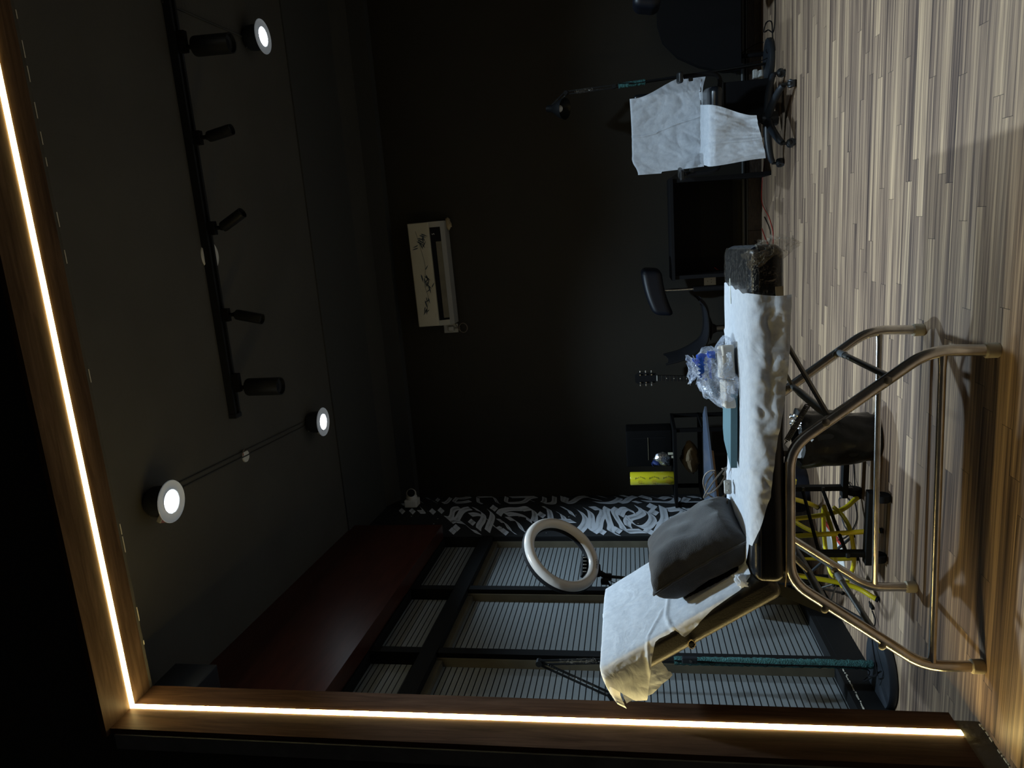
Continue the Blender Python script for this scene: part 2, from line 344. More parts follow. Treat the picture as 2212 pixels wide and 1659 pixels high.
def bez(pts, n=8):                                             # smooth curve through points
    P = [Vector(p) for p in pts]; P = [P[0]*2-P[1]]+P+[P[-1]*2-P[-2]]; out = []
    for i in range(1, len(P)-2):
        for k in range(n):
            t = k/n; a, b, c, d = P[i-1:i+3]
            out.append(.5*((2*b)+(c-a)*t+(2*a-5*b+4*c-d)*t*t+(3*b-a-3*c+d)*t**3))
    out.append(P[-2]); return out
def fillet(pts, r, n=6):                                       # polyline with rounded corners
    P = [Vector(p) for p in pts]; out = [P[0]]
    for i in range(1, len(P)-1):
        a = (P[i-1]-P[i]); b = (P[i+1]-P[i]); k = min(r, a.length*.45, b.length*.45)
        A = P[i]+a.normalized()*k; B = P[i]+b.normalized()*k
        for j in range(n+1):
            t = j/n; out.append((1-t)**2*A+2*t*(1-t)*P[i]+t*t*B)
    out.append(P[-1]); return out
def nz(x, y, z=0, s=1): return noise.noise(Vector((x*s, y*s, z*s)))
def text(s, size, fn, m, parent, name='lettering', ext=0):
    cu = bpy.data.curves.new('t', 'FONT'); cu.body = s; cu.size = size; cu.resolution_u = 2; cu.align_x = 'CENTER'; cu.align_y = 'CENTER'
    t = bpy.data.objects.new('t', cu); me = bpy.data.meshes.new_from_object(t)
    b = MB(); b.add([fn(v.co.x, v.co.y) for v in me.vertices], [tuple(p.vertices) for p in me.polygons])
    bpy.data.objects.remove(t); bpy.data.meshes.remove(me)
    return part(name, b, m, parent, smooth=False)
G_MAIN=[[[2.368,2.778],[2.361,2.818],[2.301,2.833],[2.166,2.809],[2.101,2.808],[2.118,2.852]],[[2.357,2.68],[2.332,2.722],[2.264,2.742],[2.132,2.74],[2.067,2.742],[2.005,2.779]],[[2.347,2.643],[2.294,2.585],[2.192,2.524],[2.047,2.5],[1.908,2.505],[1.819,2.493]],[[2.178,2.642],[2.194,2.593],[2.16,2.534],[2.062,2.464],[1.906,2.379],[1.816,2.325],[1.845,2.292]],[[2.291,2.491],[2.19,2.443],[2.061,2.424],[1.907,2.417],[1.774,2.408]],[[2.02,2.748],[1.988,2.678],[1.91,2.616],[1.79,2.541],[1.732,2.469]],[[2.026,2.58],[1.946,2.591]],[[2.404,2.453],[2.314,2.467]],[[1.799,2.252],[1.724,2.267]],[[1.823,2.703],[1.747,2.713]],[[1.897,2.688],[1.82,2.698]],[[2.172,2.383],[2.271,2.372],[2.32,2.299],[2.317,2.212],[2.35,2.142],[2.263,2.079],[2.116,2.049],[1.991,2.044]],[[2.3,2.198],[2.316,2.166],[2.332,2.128]],[[2.171,2.314],[2.185,2.249],[2.151,2.176],[2.086,2.106],[1.992,2.082]],[[2.028,2.357],[2.012,2.315],[1.904,2.259],[1.786,2.213],[1.742,2.174]],[[2.074,2.287],[2.057,2.229],[1.948,2.168],[1.814,2.121],[1.756,2.092]],[[2.345,1.992],[2.327,1.956],[2.194,1.924],[2.019,1.9]],[[2.205,1.988],[2.122,2.007]],[[2.208,1.853],[2.142,1.809],[1.986,1.773],[1.852,1.741],[1.822,1.697]],[[2.34,1.826],[2.288,1.771],[2.14,1.721]],[[2.003,1.845],[2.001,1.785],[2.0,1.705]],[[2.333,1.716],[2.233,1.656],[2.062,1.604],[1.901,1.606],[1.763,1.642],[1.719,1.671]],[[2.321,1.62],[2.214,1.572],[2.061,1.553],[1.9,1.545],[1.777,1.539]],[[2.319,1.566],[2.317,1.495],[2.194,1.461],[2.043,1.478],[1.837,1.487],[1.747,1.526]],[[1.8,1.446],[1.723,1.472]],[[2.333,1.424],[2.262,1.434],[2.058,1.411],[1.867,1.383],[1.745,1.38],[1.701,1.331]],[[2.313,1.335],[2.208,1.363],[2.008,1.325],[1.865,1.29],[1.759,1.268],[1.758,1.188],[1.757,1.124]],[[2.122,1.315],[2.276,1.288],[2.292,1.236],[2.205,1.213]],[[2.361,1.16],[2.219,1.121],[2.119,1.168],[2.055,1.236],[1.958,1.252],[1.864,1.241]],[[2.253,1.098],[2.133,1.049],[2.002,1.042],[1.862,1.089],[1.855,1.149],[1.958,1.214],[2.172,1.282]],[[2.403,1.02],[2.311,1.053]],[[2.253,1.011],[2.165,1.043]],[[1.795,1.064],[1.718,1.093]],[[1.821,1.319],[1.743,1.346]],[[2.336,0.945],[2.164,0.941],[2.016,0.943],[1.86,0.977],[1.712,1.009]],[[2.354,0.944],[2.266,0.925],[2.281,0.856],[2.297,0.787],[2.176,0.773],[2.078,0.824],[2.015,0.893],[1.891,0.997]],[[2.313,0.757],[2.243,0.734],[2.259,0.665],[2.274,0.585]],[[2.076,0.741],[1.918,0.727],[1.766,0.698]],[[2.34,3.315],[2.257,3.318]],[[2.331,3.213],[2.249,3.217]],[[2.381,3.155],[2.275,3.101],[2.265,3.146]],[[2.314,3.013],[2.232,3.02]],[[2.347,2.942],[2.264,2.949]]]
G_STRIP=[[[0.493,3.133],[0.32,3.111]],[[0.527,3.018],[0.228,2.985],[0.19,3.013]],[[0.522,2.952],[0.222,2.909],[0.216,2.82],[0.293,2.763]],[[0.477,2.947],[0.471,2.875],[0.578,2.828]],[[0.503,2.734],[0.164,2.654],[0.161,2.623]],[[0.548,2.744],[0.558,2.604],[0.358,2.527],[0.15,2.469],[0.109,2.443]],[[0.522,2.444],[0.184,2.39],[0.121,2.337],[0.172,2.226],[0.416,2.201],[0.497,2.144]],[[0.519,2.405],[0.53,2.281],[0.541,2.156]],[[0.267,2.161],[0.245,2.14]],[[0.49,2.062],[0.237,2.031],[0.118,2.028],[0.111,1.933],[0.525,1.966]],[[0.518,1.885],[0.143,1.837],[0.1,1.774]],[[0.439,1.837],[0.134,1.821],[0.13,1.765],[0.429,1.712],[0.491,1.645]],[[0.375,1.606],[0.236,1.504]],[[0.505,1.536],[0.408,1.467]],[[0.444,1.366],[0.352,1.326],[0.103,1.394],[0.112,1.517],[0.244,1.598]],[[0.508,1.31],[0.503,1.259]],[[0.474,1.182],[0.344,1.232],[0.135,1.273],[0.077,1.321]],[[0.088,1.188],[0.125,1.146]],[[0.379,1.126],[0.465,1.087],[0.374,1.057],[0.244,1.06]],[[0.415,1.019],[0.278,0.949],[0.36,0.903],[0.355,0.842]],[[0.143,1.104],[0.092,0.973],[0.063,0.856],[0.308,0.795],[0.441,0.812]],[[0.343,0.702],[0.075,0.75],[0.066,0.622],[0.061,0.564]],[[0.385,0.674],[0.378,0.595],[0.204,0.557]],[[0.114,3.396],[0.184,3.267]],[[0.293,3.266],[0.208,3.215]],[[0.523,3.273],[0.46,3.22]],[[0.341,3.16],[0.17,3.062]]]
# ---------------------------------------------------------------- room shell
AW = R(-3.3); WP = Vector((-2.39, 3.784, 0)); WU = Vector((math.sin(AW), math.cos(AW), 0)); WN = Vector((math.cos(AW), -math.sin(AW), 0))
def wl(t, d, z): return WP+WU*t+WN*d+Vector((0, 0, z))
def wbox(b, t0, t1, d0, d1, z0, z1):
    vs = [wl(t, d, z) for z in (z0, z1) for t, d in ((t0, d0), (t0, d1), (t1, d1), (t1, d0))]
    return b.add(vs, [(0, 1, 2, 3), (7, 6, 5, 4), (0, 4, 5, 1), (1, 5, 6, 2), (2, 6, 7, 3), (3, 7, 4, 0)])
BACK = 6.78
struct('floor', MB().box((-4.5, -1.2, -.05), (3.0, 7.0, 0)), M_floor)
struct('ceiling', MB().box((-3.2, 2.45, CEIL), (3.0, 7.0, CEIL+.1)), M_ceil)
struct('wall_back', MB().box((-3.2, BACK, 0), (3.0, 6.95, CEIL)), M_wall)
struct('wall_right', MB().box((2.72, 2.48, 0), (2.9, BACK, CEIL)), M_wall)
# shallow dropped band along the back of the ceiling
struct('trim_1', MB().box((-2.66, 5.30, CEIL-.012), (2.72, 6.20, CEIL-.0005)), M_beam)
struct('trim_2', MB().box((-2.66, 6.66, CEIL-.16), (2.72, BACK, CEIL-.0005)), M_beam)
# window wall: upper wall, black painted pier with brush lettering, far return
b = MB(); wbox(b, -1.35, 1.66, -.2, 0, 2.80, CEIL); wbox(b, -1.35, 1.66, -.2, -.10, 0, 2.80)
struct('wall_left', b, M_black)
b = MB(); wbox(b, 1.66, 2.431, -.2, 0, 0, CEIL); pier = struct('wall_left_pier', b, M_blackwall)
C1 = wl(2.431, 0, 0); C2 = Vector((-2.665, BACK, 0)); U1 = (C2-C1).normalized(); N1 = Vector((U1.y, -U1.x, 0))
b = MB(); L1 = (C2-C1).length
vs = [C1+U1*t+N1*d+Vector((0, 0, z)) for z in (0, CEIL) for t, d in ((0, -.2), (0, 0), (L1, 0), (L1, -.2))]
b.add(vs, [(0, 1, 2, 3), (7, 6, 5, 4), (0, 4, 5, 1), (1, 5, 6, 2), (2, 6, 7, 3), (3, 7, 4, 0)])
ret = struct('wall_left_return', b, M_blackwall)
def ribbons(name, strokes, P, U, Nn, nib, parent):
    vs, fs, uvs = [], [], []
    for k, st in enumerate(strokes):
        pts = bez([(p[0], p[1], 0) for p in st], 7) if len(st) > 2 else [Vector((*st[0], 0)), Vector((*st[1], 0))]
        if len(st) == 2: pts = [pts[0].lerp(pts[1], t/4) for t in range(5)]
        off = .0015+.0006*(k % 7); n0 = len(vs); s = 0
        for i, p in enumerate(pts):
            if i: s += (pts[i]-pts[i-1]).length
            for sg in (-1, 1):
                t, z = p.x+sg*nib[0], p.y+sg*nib[1]
                vs.append(tuple(P+U*t+Nn*off+Vector((0, 0, z)))); uvs.append((s*1.0+k*3.7, (sg+1)/2))
        fs += [(n0+2*i, n0+2*i+1, n0+2*i+3, n0+2*i+2) for i in range(len(pts)-1)]
    me = bpy.data.meshes.new(name); me.from_pydata(vs, [], fs); ul = me.uv_layers.new(name='UVMap')
    for lp in me.loops: ul.data[lp.index].uv = uvs[lp.vertex_index]
    me.materials.append(M_brush); o = bpy.data.objects.new(name, me); C.objects.link(o); o.parent = parent; return o
ribbons('brush_lettering', G_MAIN, WP, WU, WN, (-.050, -.033), pier)
ribbons('brush_lettering', G_STRIP, C1, U1, N1, (-.060, -.030), ret)
b = MB()
for k in range(34):
    t, z = random.uniform(1.72, 2.40), random.uniform(.8, 3.2); q = random.uniform(.003, .007)
    vs = [wl(t+q*math.cos(a)*1.2, .001, z+q*math.sin(a)) for a in [i*math.pi/3 for i in range(6)]]; b.add(vs, [(0, 1, 2, 3, 4, 5)])
mk('paint_splash', b, M_strip if False else M_white, pier, (0, 0, 0), False)
# three window bays
TB = [(-1.30, -.12), (-.12, .71), (.71, 1.66)]
for k, (t0, t1) in enumerate(TB):
    b = MB(); f = .03
    wbox(b, t0-(.03 if k else 0), t0+f, -.09, 0, .137, 2.80); wbox(b, t1-f, t1+(.03 if k < 2 else 0), -.09, -.001, .137, 2.80)
    wbox(b, t0, t1, -.09, .008, 2.335, 2.43); wbox(b, t0, t1, -.09, -.002, .137, .165); wbox(b, t0, t1, -.09, -.002, 2.74, 2.80)
    wf = struct('window_%d' % (k+1), b, M_black)
    b = MB(); wbox(b, t0+f, t0+f+.022, -.085, -.03, .165, 2.335); wbox(b, t0+f, t0+f+.022, -.085, -.03, 2.43, 2.74)
    wbox(b, t0+f, t1-f, -.085, -.04, 2.30, 2.335); wbox(b, t1-f-.012, t1-f, -.085, -.03, .165, 2.335)
    mk('frame_rebate', b, M_bronze, wf, (0, 0, 0), False)
    for z0, z1 in ((.165, 2.335), (2.43, 2.74)):
        b = MB(); wbox(b, t0+f, t1-f, -.088, -.08, z0, z1); mk('pane', b, M_slat, wf, (0, 0, 0), False)
b = MB(); wbox(b, -1.35, 1.66, -.1, 0, 0, .137); struct('baseboard_left', b, M_black)
b = MB()
for k in range(46):                                         # flaked plaster along the sill
    t = -1.0+k*.019; z = .137+random.uniform(-.002, .003); wbox(b, t, t+random.uniform(.008, .02), 0, .002, z-random.uniform(.002, .006), z+.002)
mk('chipped_edge', b, M_chip, bpy.data.objects['baseboard_left'], (0, 0, 0), False)
# mahogany valance box above the windows
b = MB(); wbox(b, -1.33, 1.63, 0, .115, 2.75, CEIL-.001); struct('valance', b, M_mahog)
# brown tile skirting and pipe rail on the back wall
b = MB()
for k in range(11): b.box((-2.66+k*.49, BACK-.012, 0), (-2.66+k*.49+.486, BACK, .112))
struct('baseboard_back', b, M_tile)
b = MB().cyl((-2.6, BACK-.03, .155), (2.7, BACK-.03, .155), .014); b.box((-2.6, BACK-.02, .115), (2.7, BACK, .125))
struct('trim_3', b, M_skirt, smooth=True)
# partition with the wood lined opening
XL, XR, ZT, Y0, Y1 = -1.822, 1.66, 3.24, 2.218, 2.478
b = MB().box((-4.5, Y0+.005, 0), (XL-.022, Y1-.002, 4.3)).box((XR+.022, Y0+.005, 0), (4.0, Y1-.002, 4.3)).box((XL-.022, Y0+.005, ZT+.022), (XR+.022, Y1-.002, 4.3))
wfnt = struct('wall_front', b, M_front)
struct('trim_4', MB().box((XL-.022, Y0, .083), (XL, Y1+.012, ZT)), M_woodz)
struct('trim_5', MB().box((XL-.022, Y0-.022, ZT), (XR+.022, Y1-.008, ZT+.022)), M_wood)
struct('trim_6', MB().box((XR, Y0, .0), (XR+.022, Y1, ZT)), M_woodz)
struct('trim_7', MB().box((XL-.022, Y0-.001, 0), (XL-.002, Y1-.03, .0835)), M_olive)
struct('trim_8', MB().box((XL-.085, Y0-.008, .05), (XL-.022, Y0+.01, ZT-.02)), M_strip)
b = MB().box((XL-.022, Y1-.008, ZT+.004), (XR, Y1+.012, ZT+.03)); struct('trim_9', b, M_olive)
b = MB(); random.seed(3)
y = Y0
while y < Y1-.04:
    d = random.uniform(.006, .022)
    if random.random() < .75: b.box((XL-.006, y, 0), (XL+random.uniform(0, .003), y+d, random.uniform(.003, .009)))
    y += d+random.uniform(0, .01)
for k in range(14): x = XL-.022-k*.006; b.box((x, Y0-.010, .045+random.uniform(-.003, .003)), (x+.005, Y0, .052))
mk('chipped_edge', b, M_chip, bpy.data.objects['trim_7'], (0, 0, 0), False)
b = MB()
x = XL
while x < 1.2:
    d = random.uniform(.01, .07)
    if random.random() < .4: b.box((x, Y1+.010, ZT+.002), (x+d, Y1+.0135, ZT+.006))
    x += d+random.uniform(.0, .12)
mk('chipped_edge', b, M_chip, bpy.data.objects['trim_9'], (0, 0, 0), False)
# ceiling scuffs
# LED profile: header and upright strips
LED = thing('led_strip', 'glowing warm white light strip running along the wood lined opening', 'light strip', (XL, 2.35, .083))
b = MB().box((XL-.0, 2.339, ZT-.0045), (XR, 2.361, ZT-.0005)); part('header_diffuser', b, M_led, LED, smooth=False)
b = MB(); zs = (.083, ZT-.0005)
vs = [(XL+.0005, 2.368, zs[0]), (XL+.0045, 2.368, zs[0]), (XL+.0045, 2.392, zs[0]), (XL+.0005, 2.392, zs[0]), (XL+.0005, 2.339, zs[1]), (XL+.0045, 2.339, zs[1]), (XL+.0045, 2.361, zs[1]), (XL+.0005, 2.361, zs[1])]
b.add(vs, [(0, 3, 2, 1), (4, 5, 6, 7), (0, 1, 5, 4), (1, 2, 6, 5), (2, 3, 7, 6), (3, 0, 4, 7)]); part('upright_diffuser', b, M_led, LED, smooth=False)

# ---------------------------------------------------------------- ceiling fittings
lab = ['round white downlight nearest the wood lined header, with a pink driver hanging beside it', 'small round white downlight toward the mahogany valance at the far end of the ceiling', 'round white downlight on the far side of the ceiling above the sheeted office chair', 'round white downlight on the near side of the ceiling beyond the frame edge']
for k, (x, y, z) in enumerate(DOWN):
    t = thing('downlight', lab[k], 'ceiling light', (x, y, CEIL), 'hanging round downlights')
    b = MB().lathe([(.103, 0), (.105, .004), (.098, .010), (.06, .012), (.056, .012), (.056, .002), (.060, 0)], (x, y, z-.004)); b.f = [f for f in b.f if len(f) == 4]
    part('trim_ring', b, M_ring, t)
    part('lamp_disc', MB().lathe([(.054, 0), (.054, .006)], (x, y, z+.0)), M_ledcool, t)
    part('heat_sink', MB().lathe([(.075, .013), (.078, .05), (.075, .09), (.06, .112)], (x, y, z)), M_plastic2, t)
    if k != 2:
        q = Vector((x-.075, y-.02, z+.035)) if k == 0 else Vector((x-.08, y+.02, z+.03))
        T = Matrix.Translation(q) @ Matrix.Rotation(R(25), 4, 'Y') @ Matrix.Rotation(R(20), 4, 'Z')
        d = part('driver', MB().rbox((0, 0, 0), (.045, .10, .024), .004, T), M_grey, t)
        part('driver_face', MB().box((-.02, -.046, -.0135), (.02, .046, -.0121), T), M_lamp_pink, d, smooth=False)
    else:
        T = Matrix.Translation((x-.02, y+.04, z+.06)); part('driver', MB().rbox((0, 0, 0), (.04, .05, .04), .004, T), M_white, t)
    part('lead', MB().tube(bez([(x-.03, y, z+.1), (x-.06, y-.03, z+.105), (x-.05, y-.01, CEIL)]), .003, 6), M_white, t)
# thin conduit between lights
t = thing('ceiling_conduit', 'thin dark conduit pair crossing the ceiling between two round downlights', 'conduit', (-1.25, 3.95, CEIL))
for dx in (-.012, .02): part('pipe', MB().cyl((DOWN[0][0]+dx, DOWN[0][1]+.03, CEIL-.006), (DOWN[1][0]+dx, DOWN[1][1]-.03, CEIL-.006), .005, seg=8), M_beam, t)
t = thing('ceiling_conduit', 'thin dark conduit on the ceiling from the track end toward the far downlight', 'conduit', (1.26, 4.3, CEIL))
part('pipe', MB().cyl((1.27, 3.84, CEIL-.006), (1.282, 4.70, CEIL-.006), .006, seg=8), M_beam, t)
t = thing('junction_cover', 'small white round ceiling cover with loose wires between two downlights', 'ceiling cover', (-1.268, 3.952, CEIL))
part('cover', MB().lathe([(.001, -.008), (.036, -.007), (.038, 0)], (-1.268, 3.952, CEIL)), M_white, t)
for k in range(3): part('wire', MB().tube(bez([(-1.26, 3.93, CEIL-.003), (-1.24+k*.01, 3.90, CEIL-.02), (-1.22, 3.915+k*.01, CEIL-.012), (-1.235, 3.94, CEIL-.004)]), .002, 6), M_red if k == 0 else M_copper, t)
t = thing('ceiling_rose', 'white round blanking plate on the ceiling behind the spotlight track', 'ceiling plate', (-.05, 3.914, CEIL))
part('plate', MB().lathe([(.001, -.010), (.082, -.008), (.086, 0)], (-.05, 3.914, CEIL)), M_white, t)
part('screw', MB().lathe([(.004, -.013), (.004, -.008)], (-.01, 3.93, CEIL), seg=8), M_plastic2, t)
# track and spotlights
TZ = 3.475
t = thing('light_track', 'long black lighting track fixed along the ceiling, carrying five spotlights', 'track', (.15, 3.87, CEIL))
part('rail', MB().box((-.975, 3.845, TZ), (1.30, 3.862, CEIL-.001)).box((-.975, 3.888, TZ), (1.30, 3.905, CEIL-.001)).box((-.975, 3.862, TZ+.02), (1.30, 3.888, CEIL-.001)), M_plastic, t, smooth=False)
part('end_cap', MB().box((-1.0, 3.842, TZ-.003), (-.975, 3.908, CEIL-.001)), M_plastic, t, smooth=False)
part('end_cap', MB().box((1.30, 3.842, TZ-.003), (1.33, 3.908, CEIL-.001)), M_plastic, t, smooth=False)
SP = [(1.075, (-.03, -.02, -1), .052, .215, 'large black cylinder spotlight at the downlight end of the track'), (.585, (.17, -.05, -1), .030, .15, 'slim black spotlight, second on the track after the large end one, tilted slightly'), (.10, (.52, -.05, -1), .030, .155, 'slim black spotlight tilted most, beside the white ceiling plate'), (-.39, (-.22, -.05, -1), .030, .165, 'slim black spotlight between the white ceiling plate and the large one nearest the windows'), (-.79, (0, -.03, -1), .052, .215, 'large black cylinder spotlight at the window end of the track')]
for x, d, r, h, lb in SP:
    big = r > .04; y = 3.875; t = thing('track_spotlight', lb, 'spotlight', (x, y, TZ), 'spotlights on the ceiling track'); d = Vector(d).normalized()
    part('adapter', MB().rbox((x, y, TZ-.022), (.11 if big else .075, .034, .044), .004), M_matte, t)
    j = Vector((x-(.03 if big else 0), y, TZ-.044)); part('joint', MB().cyl(j, j+Vector((0, 0, -.03)), .011).sphere(j+Vector((0, 0, -.035)), .016), M_matte, t)
    j = j+Vector((0, 0, -.04)); k = part('housing', MB().lathe([(r*.55, 0), (r*.94, .004), (r, .012), (r, h*.45), (r*.985, h*.452), (r*.985, h*.458), (r, h*.46), (r, h), (r*.9, h), (r*.86, h-.02), (.001, h-.03)], j, d, 28), M_plastic, t)
    part('lens', MB().lathe([(.001, 0), (r*.8, 0)], j+d*(h-.024), d, 20), M_plastic2, k)
# speaker box
t = thing('speaker', 'small black box speaker in the upper corner beside the lit header', 'speaker', (-2.03, 2.745, 3.17))
part('cabinet', MB().rbox((-2.035, 2.745, 3.28), (.17, .19, .22), .006), M_plastic2, t)
part('bracket', MB().box((-2.06, 2.48, 3.27), (-2.01, 2.66, 3.29)), M_matte, t, smooth=False)
part('cable', MB().tube(bez([(-1.97, 2.655, 3.39), (-1.93, 2.58, 3.36), (-1.90, 2.52, 3.31), (-1.84, 2.50, 3.27)]), .003, 6), M_white, t, 'pale cable')
# security camera on the pier top
cc = C1+U1*.0+Vector((0, 0, 0)); q = Vector((-2.50, 6.17, 3.24))
t = thing('security_camera', 'white dome security camera high on the black lettered wall', 'camera', q)
T = Matrix.Translation(q) @ Matrix.Rotation(-AW, 4, 'Z')
part('mount_box', MB().rbox((.030, 0, 0), (.07, .12, .12), .01, T), M_white, t)
part('dome', MB().lathe([(.054, 0), (.052, .02), (.046, .04), (.035, .055)], q+Vector((.064, 0, 0)), (1, 0, 0)).sphere(q+Vector((.115, -.002, .0)), .048), M_white, t)
part('lens_face', MB().lathe([(.001, .050), (.020, .0495), (.033, .040), (.036, .032)], q+Vector((.115, -.002, 0)), (.5, -.75, -.25)), M_matte, t)
# air conditioner
AX0, AX1, AY = -.875, .072, 6.55
Tac = Matrix.Translation(((AX0+AX1)/2, 0, 2.96)) @ Matrix.Rotation(R(-.9), 4, 'Y')
t = thing('air_conditioner', 'ivory wall air conditioner printed with a bamboo branch', 'air conditioner', (-.40, AY+.1, 2.80))
prof = [(BACK-.002, .17), (AY+.02, .17), (AY, .155), (AY, -.03), (AY-.004, -.06), (AY+.02, -.135), (AY+.07, -.165), (BACK-.002, -.165)]
hw = (AX1-AX0)/2
def acprism(poly, x0, x1):
    n = len(poly); return [(x0, y, z) for y, z in poly]+[(x1, y, z) for y, z in poly], [tuple(range(n)), tuple(range(n, 2*n))[::-1]]+[(i, n+i, n+(i+1) % n, (i+1) % n) for i in range(n)]
v, f = acprism(prof, -hw, hw); body = part('body', MB().add(v, f, Tac), M_grey, t, ang=30)
part('front_panel', MB().rbox((0, AY-.003, .062), (2*hw-.004, .014, .195), .006, Tac), M_cream, t)
v, f = acprism([(AY-.010, -.045), (AY+.018, -.135), (AY+.03, -.13), (AY+.002, -.04)], -hw+.05, hw-.05); part('outlet', MB().add(v, f, Tac), M_matte, t, smooth=False)
v, f = acprism([(AY+.004, -.085), (AY+.020, -.134), (AY+.010, -.136), (AY-.004, -.088)], -hw+.07, hw-.18); lv = part('louver', MB().add(v, f, Tac), M_bronze, t, smooth=False)
text('5', .035, lambda x, y: Tac @ Vector((hw-.11+x, AY-.014+y*.0, -.075+y)), M_white, t)
text('-----', .018, lambda x, y: Tac @ Vector((-hw+.10+x*1.0, AY-.0115, -.012+y)), M_ink, t)
b = MB(); random.seed(11)
def leaf(x, z, a, l):
    p = [(0, 0), (.25*l, .09*l), (.6*l, .08*l), (l, 0), (.6*l, -.06*l), (.25*l, -.07*l)]
    b.add([Tac @ Vector((x+c*math.cos(a)-s*math.sin(a), AY-.0115, z+c*math.sin(a)+s*math.cos(a))) for c, s in p], [tuple(range(6))])
for (x, z) in ((.33, .075), (.28, .06), (.02, .06), (-.05, .045), (-.22, .05), (-.29, .06), (.36, .05), (-.10, .02)):
    for k in range(4): leaf(x+random.uniform(-.03, .03), z+random.uniform(-.025, .025), random.choice([R(200), R(160), R(-30), R(235), R(120)])+random.uniform(-.3, .3), random.uniform(.05, .085))
b.tube([Tac @ Vector(p) for p in bez([(.40, AY-.0105, .09), (.25, AY-.0105, .06), (.08, AY-.0105, .035), (-.08, AY-.0105, .06), (-.20, AY-.0105, .04), (-.33, AY-.0105, .065)])], .0016, 5)
part('leaf_print', b, M_indigo, t, smooth=False)
t2 = thing('plug_socket', 'white wall socket with a grey plug beside the air conditioner', 'socket', (-.93, BACK, 2.85))
part('plate', MB().rbox((-.935, BACK-.008, 2.865), (.085, .016, .14), .004), M_grey, t2)
pl = part('plug', MB().rbox((-.935, BACK-.032, 2.86), (.05, .035, .06), .012), M_grey, t2)
b = MB().tube(bez([(-.93, BACK-.04, 2.83), (-.93, BACK-.05, 2.77)]+[(-.93+.045*math.cos(a), BACK-.05-.01*k/12, 2.735+.04*math.sin(a)) for k, a in enumerate([R(90+50*i) for i in range(16)])]+[(-.88, BACK-.1, 2.80)], 4), .004, 6)
part('coiled_cord', b, M_copper, t2)
t = thing('torn_wrapping', 'torn cream foam around the pipe outlet at the air conditioner corner', 'wrapping', (.05, BACK-.1, 2.78))
b = MB().sphere((.045, BACK-.06, 2.79), .05, (1.1, .9, .55)); b.v = [p+Vector((1, 1, 1))*nz(p.x, p.y, p.z, 45)*.02 for p in b.v]; part('foam', b, M_foam, t)
# wall socket
t = thing('wall_socket', 'white double wall socket low on the dark back wall, a red wire plugged in', 'socket', (-.56, BACK, .44))
part('plate', MB().rbox((-.566, BACK-.008, .444), (.205, .014, .105), .004), M_white, t)
part('switch', MB().rbox((-.505, BACK-.018, .452), (.035, .012, .05), .004), M_white, t)
for cx_ in (-.565, -.63):
    for dx, dz in ((0, .02), (-.012, -.012), (.012, -.012)): part('pin_hole', MB().lathe([(.0035, 0), (.0035, .002)], (cx_+dx, BACK-.0152, .444+dz), (0, -1, 0), 8), M_matte, t)
part('red_wire', MB().tube(bez([(-.49, BACK-.02, .46), (-.50, BACK-.07, .42), (-.53, BACK-.09, .38), (-.54, BACK-.06, .30), (-.50, BACK-.05, .2)]), .003, 6), M_red, t)
t = thing('light_switch', 'narrow ivory switch plate directly right of the double socket', 'switch', (-.435, BACK, .44))
part('plate', MB().rbox((-.434, BACK-.008, .442), (.058, .014, .105), .004), M_cream, t); part('rocker', MB().rbox((-.434, BACK-.017, .442), (.028, .008, .06), .003), M_cream, t)
# ---------------------------------------------------------------- treatment bed
TH = R(2.6); BO = Vector((-1.057, 2.47, 0))
BM = Matrix.Translation(BO) @ Matrix.Rotation(TH, 4, 'Z')        # bed space: x along, y away from camera, z up
bed = thing('treatment_bed', 'black padded treatment bed on bent chrome tube legs, backrest raised, covered with white sheets', 'bed', BO)
TR = .0192
def side(y, nm):
    P = [(.553, y, .035), (.560, y, .205), (.262, y, .622), (.225, y, .637), (-.215, y, .637), (-.262, y, .622), (-.552, y, .19), (-.549, y, .035)]
    pts = fillet([P[0], P[1], (.245, y, .637), (-.238, y, .637), P[6], P[7]], .075, 8)
    fr = part('leg_frame', MB(BM).tube(pts, TR, 16), M_chrome, bed)
    for x in (.552, -.549): part('rubber_foot', MB(BM).lathe([(.0225, 0), (.025, .004), (.025, .038), (.0215, .042)], (x, y, 0), seg=20), M_rubber, fr)
    for x, z in ((.47, .335), (.335, .525), (-.47, .335), (-.335, .525)):
        part('bolt', MB(BM).lathe([(.013, 0), (.013, .004), (.007, .007), (.001, .007)], (x, y-TR+.001, z), (0, -1, 0), 12), M_chrome2, fr)
    return fr
f1 = side(0, 'near'); f2 = side(.61, 'far')
for y in (0, .61):
    z = .165
    pts = [(.545, y, z), (.50, y, z), (-.50, y, z), (-.540, y, z)]
    part('stretcher', MB(BM).tube(pts, [.015, .0122, .0122, .015], 12), M_chrome, bed)
